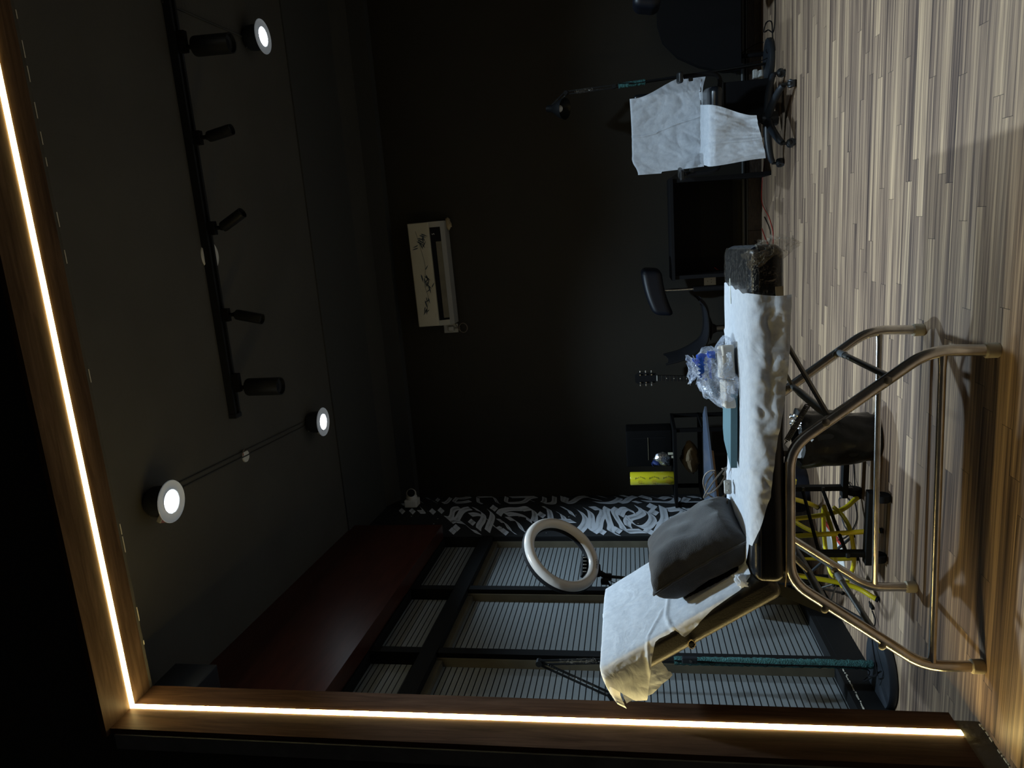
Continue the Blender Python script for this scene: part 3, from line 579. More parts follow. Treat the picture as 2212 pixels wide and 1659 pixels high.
for sx in (1, -1):
    part('cross_bar', MB(BM).tube([(sx*.478, .02, .325), (sx*.478, .60, .325)], .0115, 12), M_chrome2, bed)
    part('cross_bar', MB(BM).tube([(sx*.345, .01, .505), (sx*.345, .15, .505), (sx*.345, .45, .505), (sx*.345, .60, .505)], [.010, .015, .015, .010], 10), M_chrome2, bed)
    for y in (.50, .595): part('plastic_sleeve', MB(BM).tube([(sx*.478, y, .325), (sx*.478, y+.07 if y < .55 else y+.012, .325)], .0135, 12), M_sleeve, bed)
    if sx > 0: part('brace', MB(BM).tube([(sx*.345, .02, .505), (sx*.62, .05, .648)], .0085, 10), M_chrome2, bed)
    if sx > 0: part('brace', MB(BM).tube([(sx*.345, .59, .505), (sx*.62, .55, .648)], .0085, 10), M_chrome2, bed)
    # coil spring
    a, c = Vector((sx*.345, .30, .50)), Vector((sx*.20, .20, .615)); n = 26*8; d = c-a; u = d.cross(Vector((0, 1, 0))).normalized(); v2 = d.cross(u).normalized()
    pts = [a, a+d*.10]+[a+d*(.12+.78*i/n)+(u*math.cos(i*2*math.pi/8)+v2*math.sin(i*2*math.pi/8))*.0095 for i in range(n)]+[a+d*.93, c]
    part('spring', MB(BM).tube(pts, .0021, 5), M_chrome2, bed)
part('support_arm', MB(BM).bar((-.285, .05, .685), (-.36, .03, .50), .040, .006, (0, 1, 0)), M_black, bed, smooth=False)
part('support_arm', MB(BM).bar((-.285, .56, .685), (-.36, .58, .50), .040, .006, (0, 1, 0)), M_black, bed, smooth=False)
part('hinge_rail', MB(BM).bar((-.235, 0, .655), (-.235, .61, .655), .02, .03), M_chrome2, bed, smooth=False)
part('under_rail', MB(BM).bar((.225, .0, .645), (.225, .61, .645), .02, .02), M_chrome2, bed, smooth=False)
# cushions
def padwarp(p):
    return p+Vector((0, 0, .004*math.sin(p.x*9)*math.cos(p.y*7)))
pad = part('seat_pad', MB(BM).rbox((.342, .300, .7075), (1.18, .645, .113), .038, n=18, warp=padwarp), M_leather, bed, ang=80)
HG = Vector((-.235, 0, .76)); DD = Vector((-.535, 0, .845)); NN = Vector((.845, 0, .535))
Rm = Matrix(((DD.x, 0, NN.x, 0), (0, 1, 0, 0), (DD.z, 0, NN.z, 0), (0, 0, 0, 1)))
bp_ = part('back_pad', MB(BM).rbox((0, 0, 0), (.73, .635, .10), .03, BM.inverted() @ BM @ Matrix.Translation(HG+DD*.305-NN*.052+Vector((0, .300, 0))) @ Rm, n=14), M_leather2, bed, ang=80)
# torn hole with foam on the near edge of the back pad
hp = HG+DD*.315-NN*.085+Vector((0, -.0185, 0))
b = MB(BM).sphere(hp, .013, (1.25, .28, 1)); b.v = [p+Vector((1, 0, 1))*nz(p.x, p.y, p.z, 150)*.006 for p in b.v]; part('torn_hole', b, M_matte, bp_)
ringp = []
for k in range(22):
    a = k*2*math.pi/22; rr = 1+.35*nz(math.cos(a)*2, math.sin(a)*2, 3, 1.4); ringp.append(hp+Vector((math.cos(a)*.0165*rr, -.002, math.sin(a)*.0125*rr)))
part('foam', MB(BM).tube(ringp, [.0016+.0022*abs(nz(k*.7, 1, 2, 1.3)) for k in range(22)], 6, closed=True), M_foam, bp_)
part('foam', MB(BM).tube(bez([(-.26, .0, .652), (-.20, -.012, .651), (-.1, -.016, .652), (.0, -.014, .651), (.1, -.016, .652), (.2, -.014, .651)]), .0022, 6), M_foam, pad)
part('piping', MB(BM).tube(bez([(-.22, -.023, .737), (.1, -.0245, .737), (.5, -.0245, .737), (.83, -.0245, .737), (.87, -.02, .737)]), .0018, 6), M_leather, pad)
# cling film around the foot end
b = MB()
def film(u, v):
    x = .70+.225*u; a = v
    # wrap path round the cross-section
    hy, hz, r = .328, .062, .042; per = [(-hy, -hz), (-hy, hz), (hy, hz), (hy, -hz)]
    t = a*3; k = min(int(t), 2); f = t-k; p = Vector((per[k][0]*(1-f)+per[k+1][0]*f, per[k][1]*(1-f)+per[k+1][1]*f))
    inn = Vector((max(-hy+r, min(hy-r, p.x)), max(-hz+r, min(hz-r, p.y)))); d = p-inn
    if d.length > 1e-6: p = inn+d.normalized()*r
    sh = 1-max(0, (u-.85)/.15)**2*.12; w_ = nz(x, p.x, p.y, 14)*.003
    return Vector((x, .300+p.x*sh*(1+w_), .7085+p.y*sh+w_))
part('cling_film', MB(BM).grid(film, 22, 90), M_film, pad, ang=180)
b = MB(BM)
def bunch(u, v):
    a = v*2*math.pi; r = .052*(math.sin(math.pi*min(1, u*1.02))**.7)+.004; q = nz(u*4, a*1.3, 0, 1.7)*.022+nz(u*9, a*3, 2, 2)*.012
    c = Vector((.885+.045*u, -.02+.03*math.sin(u*3), .765-.15*u))
    return c+Vector((math.cos(a)*(r+q)*.8, math.sin(a)*(r+q)*.7, math.sin(a*2)*.01+q))
part('film_bunch', b.grid(bunch, 40, 46), M_scrap, pad, ang=25)
part('tape_strip', MB(BM).bar((.865, .595, .752), (.89, .48, .757), .007, .002), M_tape2, pad, smooth=False)
b = MB(BM)
for k in range(40):
    x = .77+.118*k/40; b.sphere((x, -.012+random.uniform(-.0015, .0015), .7515+random.uniform(-.001, .001)), random.uniform(.0012, .0022), (2.2, .8, .8), 6, 4)
part('edge_glint_beads', b, M_tape2, pad)  # pale beads put in as the highlight along the pad's near edge

# ---------------------------------------------------------------- sheets
def smooth01(x): x = max(0, min(1, x)); return x*x*(3-2*x)
def lerp_t(x, T):
    for i in range(len(T)-1):
        if x <= T[i+1][0]: a = (x-T[i][0])/(T[i+1][0]-T[i][0]); a = max(0, a); return T[i][1]*(1-a)+T[i+1][1]*a
    return T[-1][1]
# seat sheet: across coordinate q, q<0 down the near side, q>.66 down the far side
HEM = [(-.26, -.11), (-.20, -.06), (-.12, -.005), (.0, .035), (.09, .062), (.17, .068), (.28, .082), (.42, .105), (.60, .122), (.80, .128)]
def seat_pt(x, q):
    r = .040; y0, zt = -.030, .7695
    if q < 0:
        s = -q; arc = r*math.pi/2
        if s < arc: a = s/r; y, z = y0+r-r*math.sin(a), zt-r+r*math.cos(a)
        else: y, z = y0, zt-r-(s-arc)
        y -= .030*smooth01(s/.13)*(1+nz(x, 0, 3, 7)*1.2)
    elif q > .57:
        s = q-.57; arc = r*math.pi/2; yb = y0+r+.57
        if s < arc: a = s/r; y, z = yb+r*math.sin(a), zt-r+r*math.cos(a)
        else: y, z = yb+r+.006, zt-r-(s-arc)
    else: y, z = y0+r+q, zt
    return y, z
def seat_sheet(u, v):
    x = -.265+u*(1.035+.02*v-.004*math.sin(v*30)); hem = lerp_t(x, HEM); hem += .022 if hem > 0 else 0
    q = -hem+v*(.70+hem); y, z = seat_pt(x, q)
    side_f = smooth01(-q/.05) if q < 0 else 0
    n = nz(x, y, z, 3.2)*.004+nz(x+5, y, z, 11)*.0020
    n += .0035*math.exp(-((x-.165+ (q)*.45)/.012)**2)+.003*math.exp(-((x-.075+q*.15)/.012)**2)+.0035*math.exp(-((x-.56-.1*abs(nz(x, q, 0, 9)))/.007)**2)
    n += side_f*(nz(x*1.0, q*2.0, 1, 9)*.010+abs(nz(x+9, q*1.4, 4, 17))*.012+abs(nz(x+2, q*1.1, 8, 31))*.005)
    if q < 0: y -= (n+.004)*side_f; z += n*(1-side_f)
    else: z += n+.001
    # bunched end beside the backrest
    e = smooth01((-.17-x)/.09); z += e*(.012+.010*math.sin(q*60)); 
    if q > .25 and x < .05 : z += .006*smooth01((q-.25)/.1)*smooth01((.05-x)/.1)
    return Vector((x, y, z))
s1 = solo('paper_sheet', MB(BM).grid(seat_sheet, 170, 110), M_sheet, 'long white sheet spread over the bed seat and hanging down its near side', 'sheet', BM @ Vector((.3, .3, .77)), 'white nonwoven sheets', ang=180)
b = MB(BM)
def roll_(u, v):
    a = u*2*math.pi; y = -.035+.10*v; r = .010+.006*nz(a*.9, v*3, 0, 2)+.0025*math.sin(a*5+v*6)
    return Vector((-.238+.012*math.sin(v*5)+math.cos(a)*r, y, .800-.045*v*0+math.sin(a)*r*1.7+.008*math.sin(v*7)))
part('bunched_end', MB(BM).grid(roll_, 20, 26), M_sheet, s1, ang=180)
part('tape_strip', MB(BM).bar((.81, .40, .7725), (.715, .375, .7745), .013, .0012), M_tape, s1, smooth=False)
part('tape_strip', MB(BM).bar((.795, -.029, .674), (.745, -.0305, .672), .003, .024, (0, 0, 1)), M_tape2, s1, smooth=False)
# backrest sheet
SH = [(0, .0), (.06, .02), (.18, .030), (.30, .060), (.318, .062), (.335, .026), (.36, .030), (.40, .026), (.42, .030), (.46, .068), (.52, .14), (.57, .20), (.61, .18), (.64, .12), (.66, .08), (.74, .06)]
def poly_in(x, y, P):
    c = False
    for i in range(len(P)):
        (x1, y1), (x2, y2) = P[i], P[i-1]
        if (y1 > y) != (y2 > y) and x < (x2-x1)*(y-y1)/(y2-y1)+x1: c = not c
    return c
HOLE = [(-.05, .10), (.036, .105), (.15, .112), (.277, .133), (.262, .19), (.30, .235), (.30, .44), (-.05, .44)]
def back_sq(u, v):
    s = .79*v; hem = lerp_t(s, SH); q = -hem+u*(.645+hem+(.04 if s > .3 else .0)); return s, q
def back_sheet(u, v):
    s, q = back_sq(u, v); r = .03; y0 = -.0235; n = .004
    if q < 0:
        t = -q; arc = r*math.pi/2
        if t < arc: a = t/r; y, n = y0+r-r*math.sin(a), .004-r+r*math.cos(a)
        else: y, n = y0-.006, .004-r-(t-arc)
        y -= .010*smooth01(t/.1)
    else: y = y0+r+q*.965
    y = min(y, .635)
    S = s; over = 0
    if s > .655: over = s-.655; S = .655+.02*(1-math.exp(-over/.02)); n -= over
    P = HG+DD*S+NN*n+Vector((0, y, 0))
    if over > .10:                                    # free hanging part falls
        f = over-.10; P += Vector((.55*f, -.25*f, -.42*f))
    k = nz(P.x, y, P.z, 3.5)*.006+nz(P.x, y+3, P.z, 12)*.0025
    k += .006*math.exp(-((s-.345-.02*nz(q, 0, 0, 6))/.008)**2)*(1 if q < .25 else .3)+.004*math.exp(-((q-.33-.25*(s-.4))/.007)**2)*(s > .36)
    k += .005*math.exp(-((s-.44+q*.5)/.009)**2)*(q < .15)
    P += NN*(k+.002) if q >= 0 else Vector((0, -abs(k)*1.6, 0))
    e = smooth01((.05-s)/.05); P += Vector((.012*e, 0, .004*e))
    return P
def hole(u, v): s, q = back_sq(u, v); return poly_in(s, q, HOLE)
solo('paper_sheet', MB(BM).grid(back_sheet, 120, 130, hole), M_sheet, 'white sheet draped over the raised bed backrest, its corner hanging past the top', 'sheet', BM @ Vector((-.45, .3, 1.1)), 'white nonwoven sheets', ang=180)
def under_flap(u, v):                                            # second layer hanging behind the top corner
    P = HG+DD*(  .652-.17*v)+NN*(-.10-.085*u*(1-.5*abs(v-.5)))+Vector((0, .03+.05*v-.05*u, -.03*u*v)); return P+Vector((.004, .004, 0))*nz(u*3, v*3, 0, 2)
solo('paper_sheet', MB(BM).grid(under_flap, 24, 40), M_sheet, 'smaller white sheet corner hanging behind the top of the raised backrest', 'sheet', BM @ Vector((-.7, .05, 1.2)), 'white nonwoven sheets', ang=180)

# ---------------------------------------------------------------- cushion leaning on the backrest
def cushion(name, Tm, W, Hh, D):
    b = MB(Tm)
    for sg in (1, -1):
        def fn(u, v, sg=sg):
            a, c = 2*u-1, 2*v-1
            px = a*(1-.10*(1-a*a)*0-.07*(1-c*c)*0)*(1-.09*(1-abs(a))*0); pinch = 1-.10*math.cos(a*math.pi/2)*0
            ex, ey_ = a*(W/2)*(1-.085*(1-(c*c))*abs(a)**3), c*(Hh/2)*(1-.085*(1-(a*a))*abs(c)**3)
            th = D/2*max(0, (1-a**4))**.42*max(0, (1-c**4))**.42
            th *= 1+.16*nz(a*1.3, c*1.3, sg*2+5, 1.6)
            e_ = max(abs(a), abs(c)); th += (.004*nz(a*2, c*2, sg*7, 1.4)+.006*e_**3*nz(a*7, c*7, sg*3, 1.2))*min(1, th/(D*.2))
            return Vector((ex, ey_, sg*th))
        g = MB().grid(fn, 44, 44)
        b.add(g.v, g.f if sg > 0 else [f[::-1] for f in g.f])
    return b
pc = Vector((-.222, .275, .934))
ax_u = Vector((.02, 1, .0)).normalized(); nrm = Vector((.85, -.02, .53)); nrm = (nrm-ax_u*nrm.dot(ax_u)).normalized(); ax_v = nrm.cross(ax_u)
PM = BM @ Matrix(((ax_u.x, ax_v.x, nrm.x, pc.x), (ax_u.y, ax_v.y, nrm.y, pc.y), (ax_u.z, ax_v.z, nrm.z, pc.z), (0, 0, 0, 1)))
cu = thing('cushion', 'dark charcoal plush cushion leaning against the raised backrest', 'cushion', BM @ Vector((-.12, .27, .79)))
part('cover', cushion('cover', PM, .40, .41, .21), M_plush, cu, ang=180)
b = MB(PM); pts = []
for k in range(120):
    t = k/30; e = int(t); f = t-e; a, c = [(-1+2*f, -1), (1, -1+2*f), (1-2*f, 1), (-1, 1-2*f)][e]
    pts.append(Vector((a*.20*(1-.085*(1-c*c)*abs(a)**3), c*.205*(1-.085*(1-a*a)*abs(c)**3), .003*nz(a*3, c*3, 0, 2))))
part('piping', b.tube(pts, .0048, 7, closed=True), M_plush, cu, ang=180)

# ---------------------------------------------------------------- clear bag, teal board, cord on the bed
bgc = BM @ Vector((.45, .29, .775))
bag = thing('plastic_bag', 'crumpled clear plastic bag with blue print, packs of folded tissue inside, on the bed', 'bag', bgc)
T = BM @ Matrix.Translation((.45, .29, .806)) @ Matrix.Rotation(R(8), 4, 'Z')
part('tissue_pack', MB(T).rbox((.055, -.01, 0), (.125, .15, .046), .009, n=8, warp=lambda p: p+Vector((0, 0, .004*nz(p.x, p.y, p.z, 14)))), M_tissue, bag)
part('tissue_pack', MB(T).rbox((-.065, .0, -.004), (.105, .14, .040), .008, n=8, warp=lambda p: p+Vector((0, 0, .004*nz(p.x, p.y, p.z, 14)))), M_tissue, bag)
b = MB(T)
def bagf(u, v):
    a = u*2*math.pi; c = v; H_ = .140*c-.026
    r = (.135-.085*c**1.6) if c < .93 else .05+.25*(c-.93)
    f = nz(math.cos(a)*1.5, math.sin(a)*1.5, c*2.4, 1.5); g = abs(nz(math.cos(a)*3.6, math.sin(a)*3.6, c*5, 1.3))
    rr = r*(1+.34*f-.22*g)
    return Vector((math.cos(a)*rr*1.0+.02*c-.0, math.sin(a)*rr*.84, max(-.028, H_+.03*nz(a, c*3, 3, 1.2))))
part('clear_bag', b.grid(bagf, 54, 30), M_bag, bag, ang=18)
b = MB(T)
def bagtop(u, v):
    a = u*2*math.pi; r = .022+.034*v+.018*nz(a*1.2, v*4, 2, 1.5); return Vector((.03+math.cos(a)*r, math.sin(a)*r*.7,   .105+.035*v+.016*nz(a*2, v*3, 6, 1.3)))
part('gathered_top', b.grid(bagtop, 40, 12), M_bag, bag, ang=18)
b = MB(T)
def band(u, v): return Vector((.075-.075*u+.006*nz(u*4, v, 0, 2), -.055-.02*math.sin(u*3), .104-.018*v+.010*nz(u*5, v, 3, 2)))
part('blue_band', b.grid(band, 20, 4), M_blue, bag, ang=60)
T = BM @ Matrix.Translation((.235, .335, .7885)) @ Matrix.Rotation(R(-4), 4, 'Z')
solo('foam_board', MB(T).prism([(-.125, -.10), (.17, -.115), (.17, .115), (-.04, .13), (-.08, .10)], -.012, .012), M_tealb, 'flat teal board lying on the white sheet beside the clear bag', 'board', BM @ Vector((.235, .335, .773)), smooth=False)
t = thing('extension_socket', 'grey two hole socket with coiled brown cord at the far edge of the bed', 'socket', BM @ Vector((-.02, .40, .78)))
T = BM @ Matrix.Translation((-.005, .345, .800)) @ Matrix.Rotation(R(12), 4, 'Z') @ Matrix.Rotation(R(70), 4, 'X')
p_ = part('socket_body', MB(T).rbox((0, 0, 0), (.056, .028, .02), .006), M_grey, t)
for dx in (-.013, .013): part('pin_hole', MB(T).lathe([(.003, 0), (.003, .002)], (dx, 0, .0095), (0, 0, 1), 8), M_white, p_)
b = MB(BM)
for rr, cx0, ph in ((.060, -.035, 0), (.052, -.02, 1), (.064, -.028, 2)):
    b.tube([Vector((cx0+rr*math.cos(a+ph), .47+.03*math.sin(a+ph), .835+rr*.75*math.sin(a))) for a in [i*2*math.pi/30 for i in range(27)]], .0032, 7)
b.tube(bez([(-.062, .36, .80), (-.10, .40, .80), (-.09, .45, .82)]), .0032, 7)
part('coiled_cord', b, M_copper, t)
# ---------------------------------------------------------------- under and behind the bed
t = thing('waste_bin', 'black lined waste bin standing on the floor under the bed', 'bin', (-1.14, 3.62, 0))
part('bucket', MB().lathe([(.105, 0), (.112, .01), (.135, .30), (.128, .30), (.105, .02), (.001, .02)], (-1.14, 3.62, 0)), M_plastic, t)
def liner(u, v):
    a = u*2*math.pi; z = .03+.36*v; r = .118+.03*v+.012*nz(math.cos(a)*2, math.sin(a)*2, z*9, 1.3)+(.03*math.sin(3*a+1)*max(0, v-.8)*5)*.4
    if v > .93: r -= (v-.93)*.5; z -= (v-.93)*.25
    return Vector((-1.14+math.cos(a)*r, 3.62+math.sin(a)*r, z+.02*max(0, v-.7)*math.sin(5*a)))
part('liner', MB().grid(liner, 70, 30), M_bin, t, ang=40)
part('white_flap', MB().grid(lambda u, v: Vector((-1.20+.10*u, 3.50+.03*v-.02*u, .37+.07*v-.05*u+.01*nz(u*3, v*3, 0, 2))), 10, 8), M_sheet, t, ang=180)
part('foil_scrap', MB().grid(lambda u, v: Vector((-1.06+.07*u, 3.52+.03*v, .37+.045*v+.02*nz(u*5, v*5, 0, 2))), 12, 8), M_foil, t, ang=20)
# black C frame trolley
t = thing('trolley_frame', 'black steel trolley frame on casters standing behind the bed', 'trolley', (-1.55, 3.6, 0))
P1, P2 = Vector((-1.475, 3.82, .085)), Vector((-1.655, 3.42, .085))
for P, L_ in ((P1, .36), (P2, .32)):
    p_ = part('foot_bar', MB().bar(P+Vector((-.05, 0, 0)), P+Vector((L_, -.02, 0)), .05, .028), M_black, t, smooth=False)
    for q in (P+Vector((-.02, 0, 0)), P+Vector((L_-.03, -.02, 0))):
        cst = part('caster', MB().cyl(q+Vector((-.016, -.0, -.048)), q+Vector((.016, -.0, -.048)), .037, seg=22), M_matte, t)
        part('caster_fork', MB().cyl(q+Vector((0, 0, -.04)), q+Vector((0, 0, -.014)), .012).rbox(q+Vector((0, 0, -.03)), (.042, .03, .028), .008), M_plastic, cst)
    part('post', MB().bar(P, P+Vector((0, 0, .47)), .038, .024, (1, 0, 0)), M_black, t, smooth=False)
for z1, z2 in ((.295, .302), (.195, .178)):
    rd = part('cross_rod', MB().cyl(P1+Vector((0, 0, z1-.085)), P2+Vector((0, 0, z2-.085)), .0085), M_black, t)
    for P, z in ((P1, z1), (P2, z2)): part('knob', MB().rbox((P.x-.0, P.y-.022, z), (.024, .02, .02), .006), M_plastic, rd)
part('top_plate', MB().box((-1.72, 3.36, .555), (-1.20, 3.88, .575)), M_black, t, smooth=False)
# yellow tubular stool
def ystool(tg, C0, legs, top, hoops, r=.0125):
    for f, k, tp in legs:
        lg = part('leg', MB().tube(bez([tp, k, f], 8), r, 12), M_yellow, tg)
        f = Vector(f); d = (f-Vector(k)).normalized(); part('end_plug', MB().cyl(f-d*.004, f+d*.008, r*1.08), M_matte, lg)
    for h in hoops: part('hoop_rail', MB().tube(bez(h, 8), r*.86, 10), M_yellow, tg)
    part('seat_ring', MB().tube([Vector(top)+Vector((.13*math.cos(a), .13*math.sin(a), 0)) for a in [i*2*math.pi/28 for i in range(28)]], r, 10, closed=True), M_yellow, tg)
t = thing('yellow_stool', 'yellow tube stool frame on the floor behind the bed, black plugs in its legs', 'stool', (-1.73, 3.66, 0))
ystool(t, None, [((-1.528, 3.82, .012), (-1.605, 3.79, .15), (-1.64, 3.74, .56)), ((-1.561, 3.47, .012), (-1.60, 3.53, .16), (-1.66, 3.60, .56)), ((-1.882, 3.83, .012), (-1.875, 3.81, .16), (-1.82, 3.74, .56)), ((-1.933, 3.49, .012), (-1.90, 3.58, .14), (-1.84, 3.62, .56))],
       (-1.74, 3.675, .555), [[(-1.55, 3.75, .20), (-1.66, 3.62, .185), (-1.78, 3.60, .18), (-1.90, 3.66, .165), (-1.90, 3.74, .17), (-1.78, 3.80, .18), (-1.62, 3.80, .19), (-1.55, 3.75, .20)],
                              [(-1.56, 3.76, .15), (-1.585, 3.70, .12), (-1.64, 3.64, .10), (-1.78, 3.60, .09), (-1.90, 3.62, .11), (-1.925, 3.60, .15)]])
t = thing('yellow_stand', 'yellow bent tube stand by the far skirting, seen past the trolley posts', 'stand', (-1.95, 4.6, 0))
for f, k, tp in (((-1.93, 4.66, .014), (-1.86, 4.55, .09), (-1.80, 4.48, .20)), ((-2.10, 4.62, .014), (-2.02, 4.55, .12), (-1.93, 4.48, .22))):
    lg = part('leg', MB().tube(bez([tp, k, f], 8), .014, 12), M_yellow, t); part('end_plug', MB().cyl(Vector(f), Vector(f)+Vector((-.008, .008, -.004)), .015), M_matte, lg)
part('crossbar', MB().tube(bez([(-1.66, 4.44, .20), (-1.80, 4.48, .205), (-1.95, 4.48, .22), (-2.06, 4.44, .26), (-2.06, 4.40, .42)]), .013, 12), M_yellow, t)
t = thing('leaflet', 'white board with a red edge lying on the floor behind the yellow stool', 'leaflet', (-2.02, 4.35, 0))
part('sheet', MB().prism([(-2.16, 4.55), (-1.98, 4.60), (-1.96, 4.12), (-2.06, 4.05)], .001, .006), M_white, t, smooth=False)
part('red_edge', MB().prism([(-1.98, 4.60), (-1.955, 4.60), (-1.938, 4.12), (-1.96, 4.12)], .001, .008), M_red, t, smooth=False)
# cables on the floor under the bed
t = thing('floor_cable', 'tangled thin black cable on the floor behind the trolley', 'cable', (-1.6, 3.95, 0))
part('cord', MB().tube(bez([(-1.36, 3.95, .005), (-1.46, 3.92, .006), (-1.50, 3.86, .02), (-1.57, 3.90, .006), (-1.62, 4.02, .006), (-1.57, 4.12, .006), (-1.52, 3.98, .012), (-1.64, 3.86, .006), (-1.75, 3.92, .006), (-1.86, 4.05, .006), (-1.95, 4.2, .006)], 8), .0035, 6), M_matte, t)
part('cord', MB().tube(bez([(-1.50, 4.05, .005), (-1.63, 4.10, .006), (-1.70, 4.20, .006), (-1.80, 4.1, .006), (-1.82, 3.95, .006), (-1.95, 3.95, .006)], 8), .003, 6), M_navy, t)
# ring light on tripod
RC = Vector((-1.872, 3.85, 1.601)); RN = Vector((.762, -.363, -.536)).normalized()
t = thing('ring_light', 'large white ring light on a black tripod stand behind the bed', 'ring light', (-2.04, 3.86, 0))
a_ = RN.cross(Vector((0, 0, 1))).normalized(); b_ = RN.cross(a_)
ring = lambda r, off, n=64: [RC+RN*off+(a_*math.cos(q)+b_*math.sin(q))*r for q in [i*2*math.pi/n for i in range(n)]]
dif = part('diffuser', MB().tube(ring(.208, .008), .030, 18, closed=True), M_frost, t, ang=180)
part('back_shell', MB().tube(ring(.208, -.012), .0325, 14, closed=True), M_matte, t, ang=180)
low = -b_ if (-b_).z < 0 else b_
low = (Vector((0, 0, -1))-RN*Vector((0, 0, -1)).dot(RN)).normalized(); sd = RN.cross(low)
yk = RC+low*.235-RN*.02
part('yoke', MB().rbox(yk, (.07, .05, .06), .012).cyl(yk, yk+Vector((-.035, 0, -.055)), .016).rbox(yk+Vector((-.04, .0, -.065)), (.034, .034, .05), .006), M_matte, t)
part('phone_holder', MB().rbox((0, 0, 0), (.14, .035, .03), .006, Matrix.Translation(RC+low*.165-RN*.03) @ Matrix(((sd.x, low.x, RN.x, 0), (sd.y, low.y, RN.y, 0), (sd.z, low.z, RN.z, 0), (0, 0, 0, 1)))), M_matte, t)
b = MB()
for k in range(5): q = RC+low*.15+sd*(-.05+k*.025)-RN*.01; b.cyl(q, q+low*.02+sd*.008, .0025, seg=6)
part('wire_clip', b, M_white, t)
def rtext(x, y):
    an = x/.208; return RC+(low*math.cos(an)-sd*math.sin(an))*(.208-y+.006)+RN*(.0385)
text('OSIAN', .022, rtext, M_ink, dif)
px = Vector((-2.045, 3.86, 0))
part('tripod_pole', MB().cyl(px+Vector((0, 0, .22)), px+Vector((0, 0, .95)), .0125).cyl(px+Vector((0, 0, .95)), yk+Vector((-.04, 0, -.09)), .009), M_plastic, t)
part('clamp', MB().rbox(px+Vector((.0, 0, 1.36)), (.03, .03, .045), .006).cyl(px+Vector((0, -.01, 1.34)), px+Vector((-.035, -.02, 1.32)), .006), M_matte, t)
for k, a in enumerate((R(250), R(10), R(130))):
    e = px+Vector((math.cos(a)*.26, math.sin(a)*.26, .012)); m_ = px+Vector((math.cos(a)*.13, math.sin(a)*.13, .16))
    lg = part('leg', MB().cyl(px+Vector((0, 0, .30)), e, .008), M_plastic2, t); part('leg_brace', MB().cyl(px+Vector((0, 0, .10)), m_, .005), M_chrome2, lg)
    part('leg_tip', MB().sphere(e, .012), M_matte, lg)
part('hub', MB().cyl(px+Vector((0, 0, .27)), px+Vector((0, 0, .33)), .026).cyl(px+Vector((0, 0, .08)), px+Vector((0, 0, .12)), .02), M_matte, t)
part('cable', MB().tube(bez([RC+low*.24-RN*.03, RC+low*.27-RN*.05+Vector((-.05, 0, -.1)), px+Vector((-.04, .02, 1.1)), px+Vector((-.02, .02, .6))]), .0025, 6), M_matte, t)
# ---------------------------------------------------------------- swing-arm floor lamps
def floor_lamp(label, bc, br, ptop, joints, head, hdir, teal, grp):
    t = thing('floor_lamp', label, 'lamp', bc, grp)
    bc = Vector(bc); bs = part('base', MB().lathe([(br*.97, 0), (br, .006), (br, .034), (br*.985, .040), (.02, .046), (.001, .046)], bc, seg=56), M_plastic2, t)
    pb = bc+Vector((0, 0, .045)) if not isinstance(ptop[0], tuple) else Vector(ptop[0]); pt = Vector(ptop[1])
    d = pt-pb
    pole = part('pole', MB().cyl(pb, pt, .011), M_plastic, t)
    q0, q1 = pb+d*teal[0], pb+d*teal[1]
    n = 60; b = MB().tube([q0.lerp(q1, i/n) for i in range(n+1)], [.019+.003*abs(nz(i*.5, 2, 1, 1.3))+.002*(i % 2) for i in range(n+1)], 18, caps=True)
    b.v = [p+Vector((1, 1, 0))*nz(p.x, p.y, p.z, 60)*.004 for p in b.v]
    tw = part('teal_wrap', b, M_teal, t, 'teal crinkled wrap')
    part('cable', MB().tube(bez([q1+Vector((.015, -.022, 0)), pb+d*(teal[0]*.5+teal[1]*.5)+Vector((.005, -.026, 0)), q0+Vector((-.005, -.026, .05)), bc+Vector((-.02, -.06, .12)), bc+Vector((.06, -br*.55, .055))]), .0035, 6), M_matte, t)
    J = [Vector(j) for j in joints]
    for i in range(len(J)-1):
        a, c = J[i], J[i+1]; u = (c-a).normalized(); s = u.cross(Vector((0, 1, 0))).normalized()*.011
        arm = part('arm', MB().bar(a+s, c+s, .007, .010).bar(a-s, c-s, .007, .010), M_plastic, t, smooth=False)
        part('joint', MB().cyl(a+Vector((0, -.016, 0)), a+Vector((0, .016, 0)), .017).bar(a-s*1.6, a+s*1.6, .02, .022), M_plastic, t)
        m0, m1 = a.lerp(c, .12)+s, a.lerp(c, .55)+s*.3; n = 60; dd = m1-m0; u2 = dd.cross(Vector((0, 1, 0))).normalized(); v2 = dd.cross(u2).normalized()
        part('spring', MB().tube([m0+dd*(i/n)+(u2*math.cos(i*1.3)+v2*math.sin(i*1.3))*.005 for i in range(n)], .0013, 4), M_chrome2, arm)
        part('film_wrap', MB().grid(lambda u_, v_, a=a, c=c: a.lerp(c, .45+.35*v_)+Vector((math.cos(u_*6.28), math.sin(u_*6.28)*.8, math.sin(u_*6.28)*.4))*(.017+.004*nz(u_*4, v_*9, 0, 1.4)), 16, 20), M_film, arm, ang=20)
    h = Vector(head); hd = Vector(hdir).normalized()
    sh = part('lamp_shade', MB().lathe([(.018, -.075), (.027, -.07), (.030, -.02), (.045, .01), (.072, .055), (.085, .10), (.082, .10), (.068, .056), (.040, .014)], h, hd, 36), M_plastic, t)
    part('bulb', MB().sphere(h+hd*.045, .028), M_white, sh)
    part('bracket', MB().bar(J[-1], h-hd*.03, .012, .016), M_plastic, t, smooth=False)
    return t, tw, pole
g = 'swing-arm floor lamps'
LB = Vector((-2.24, 3.36, 0))
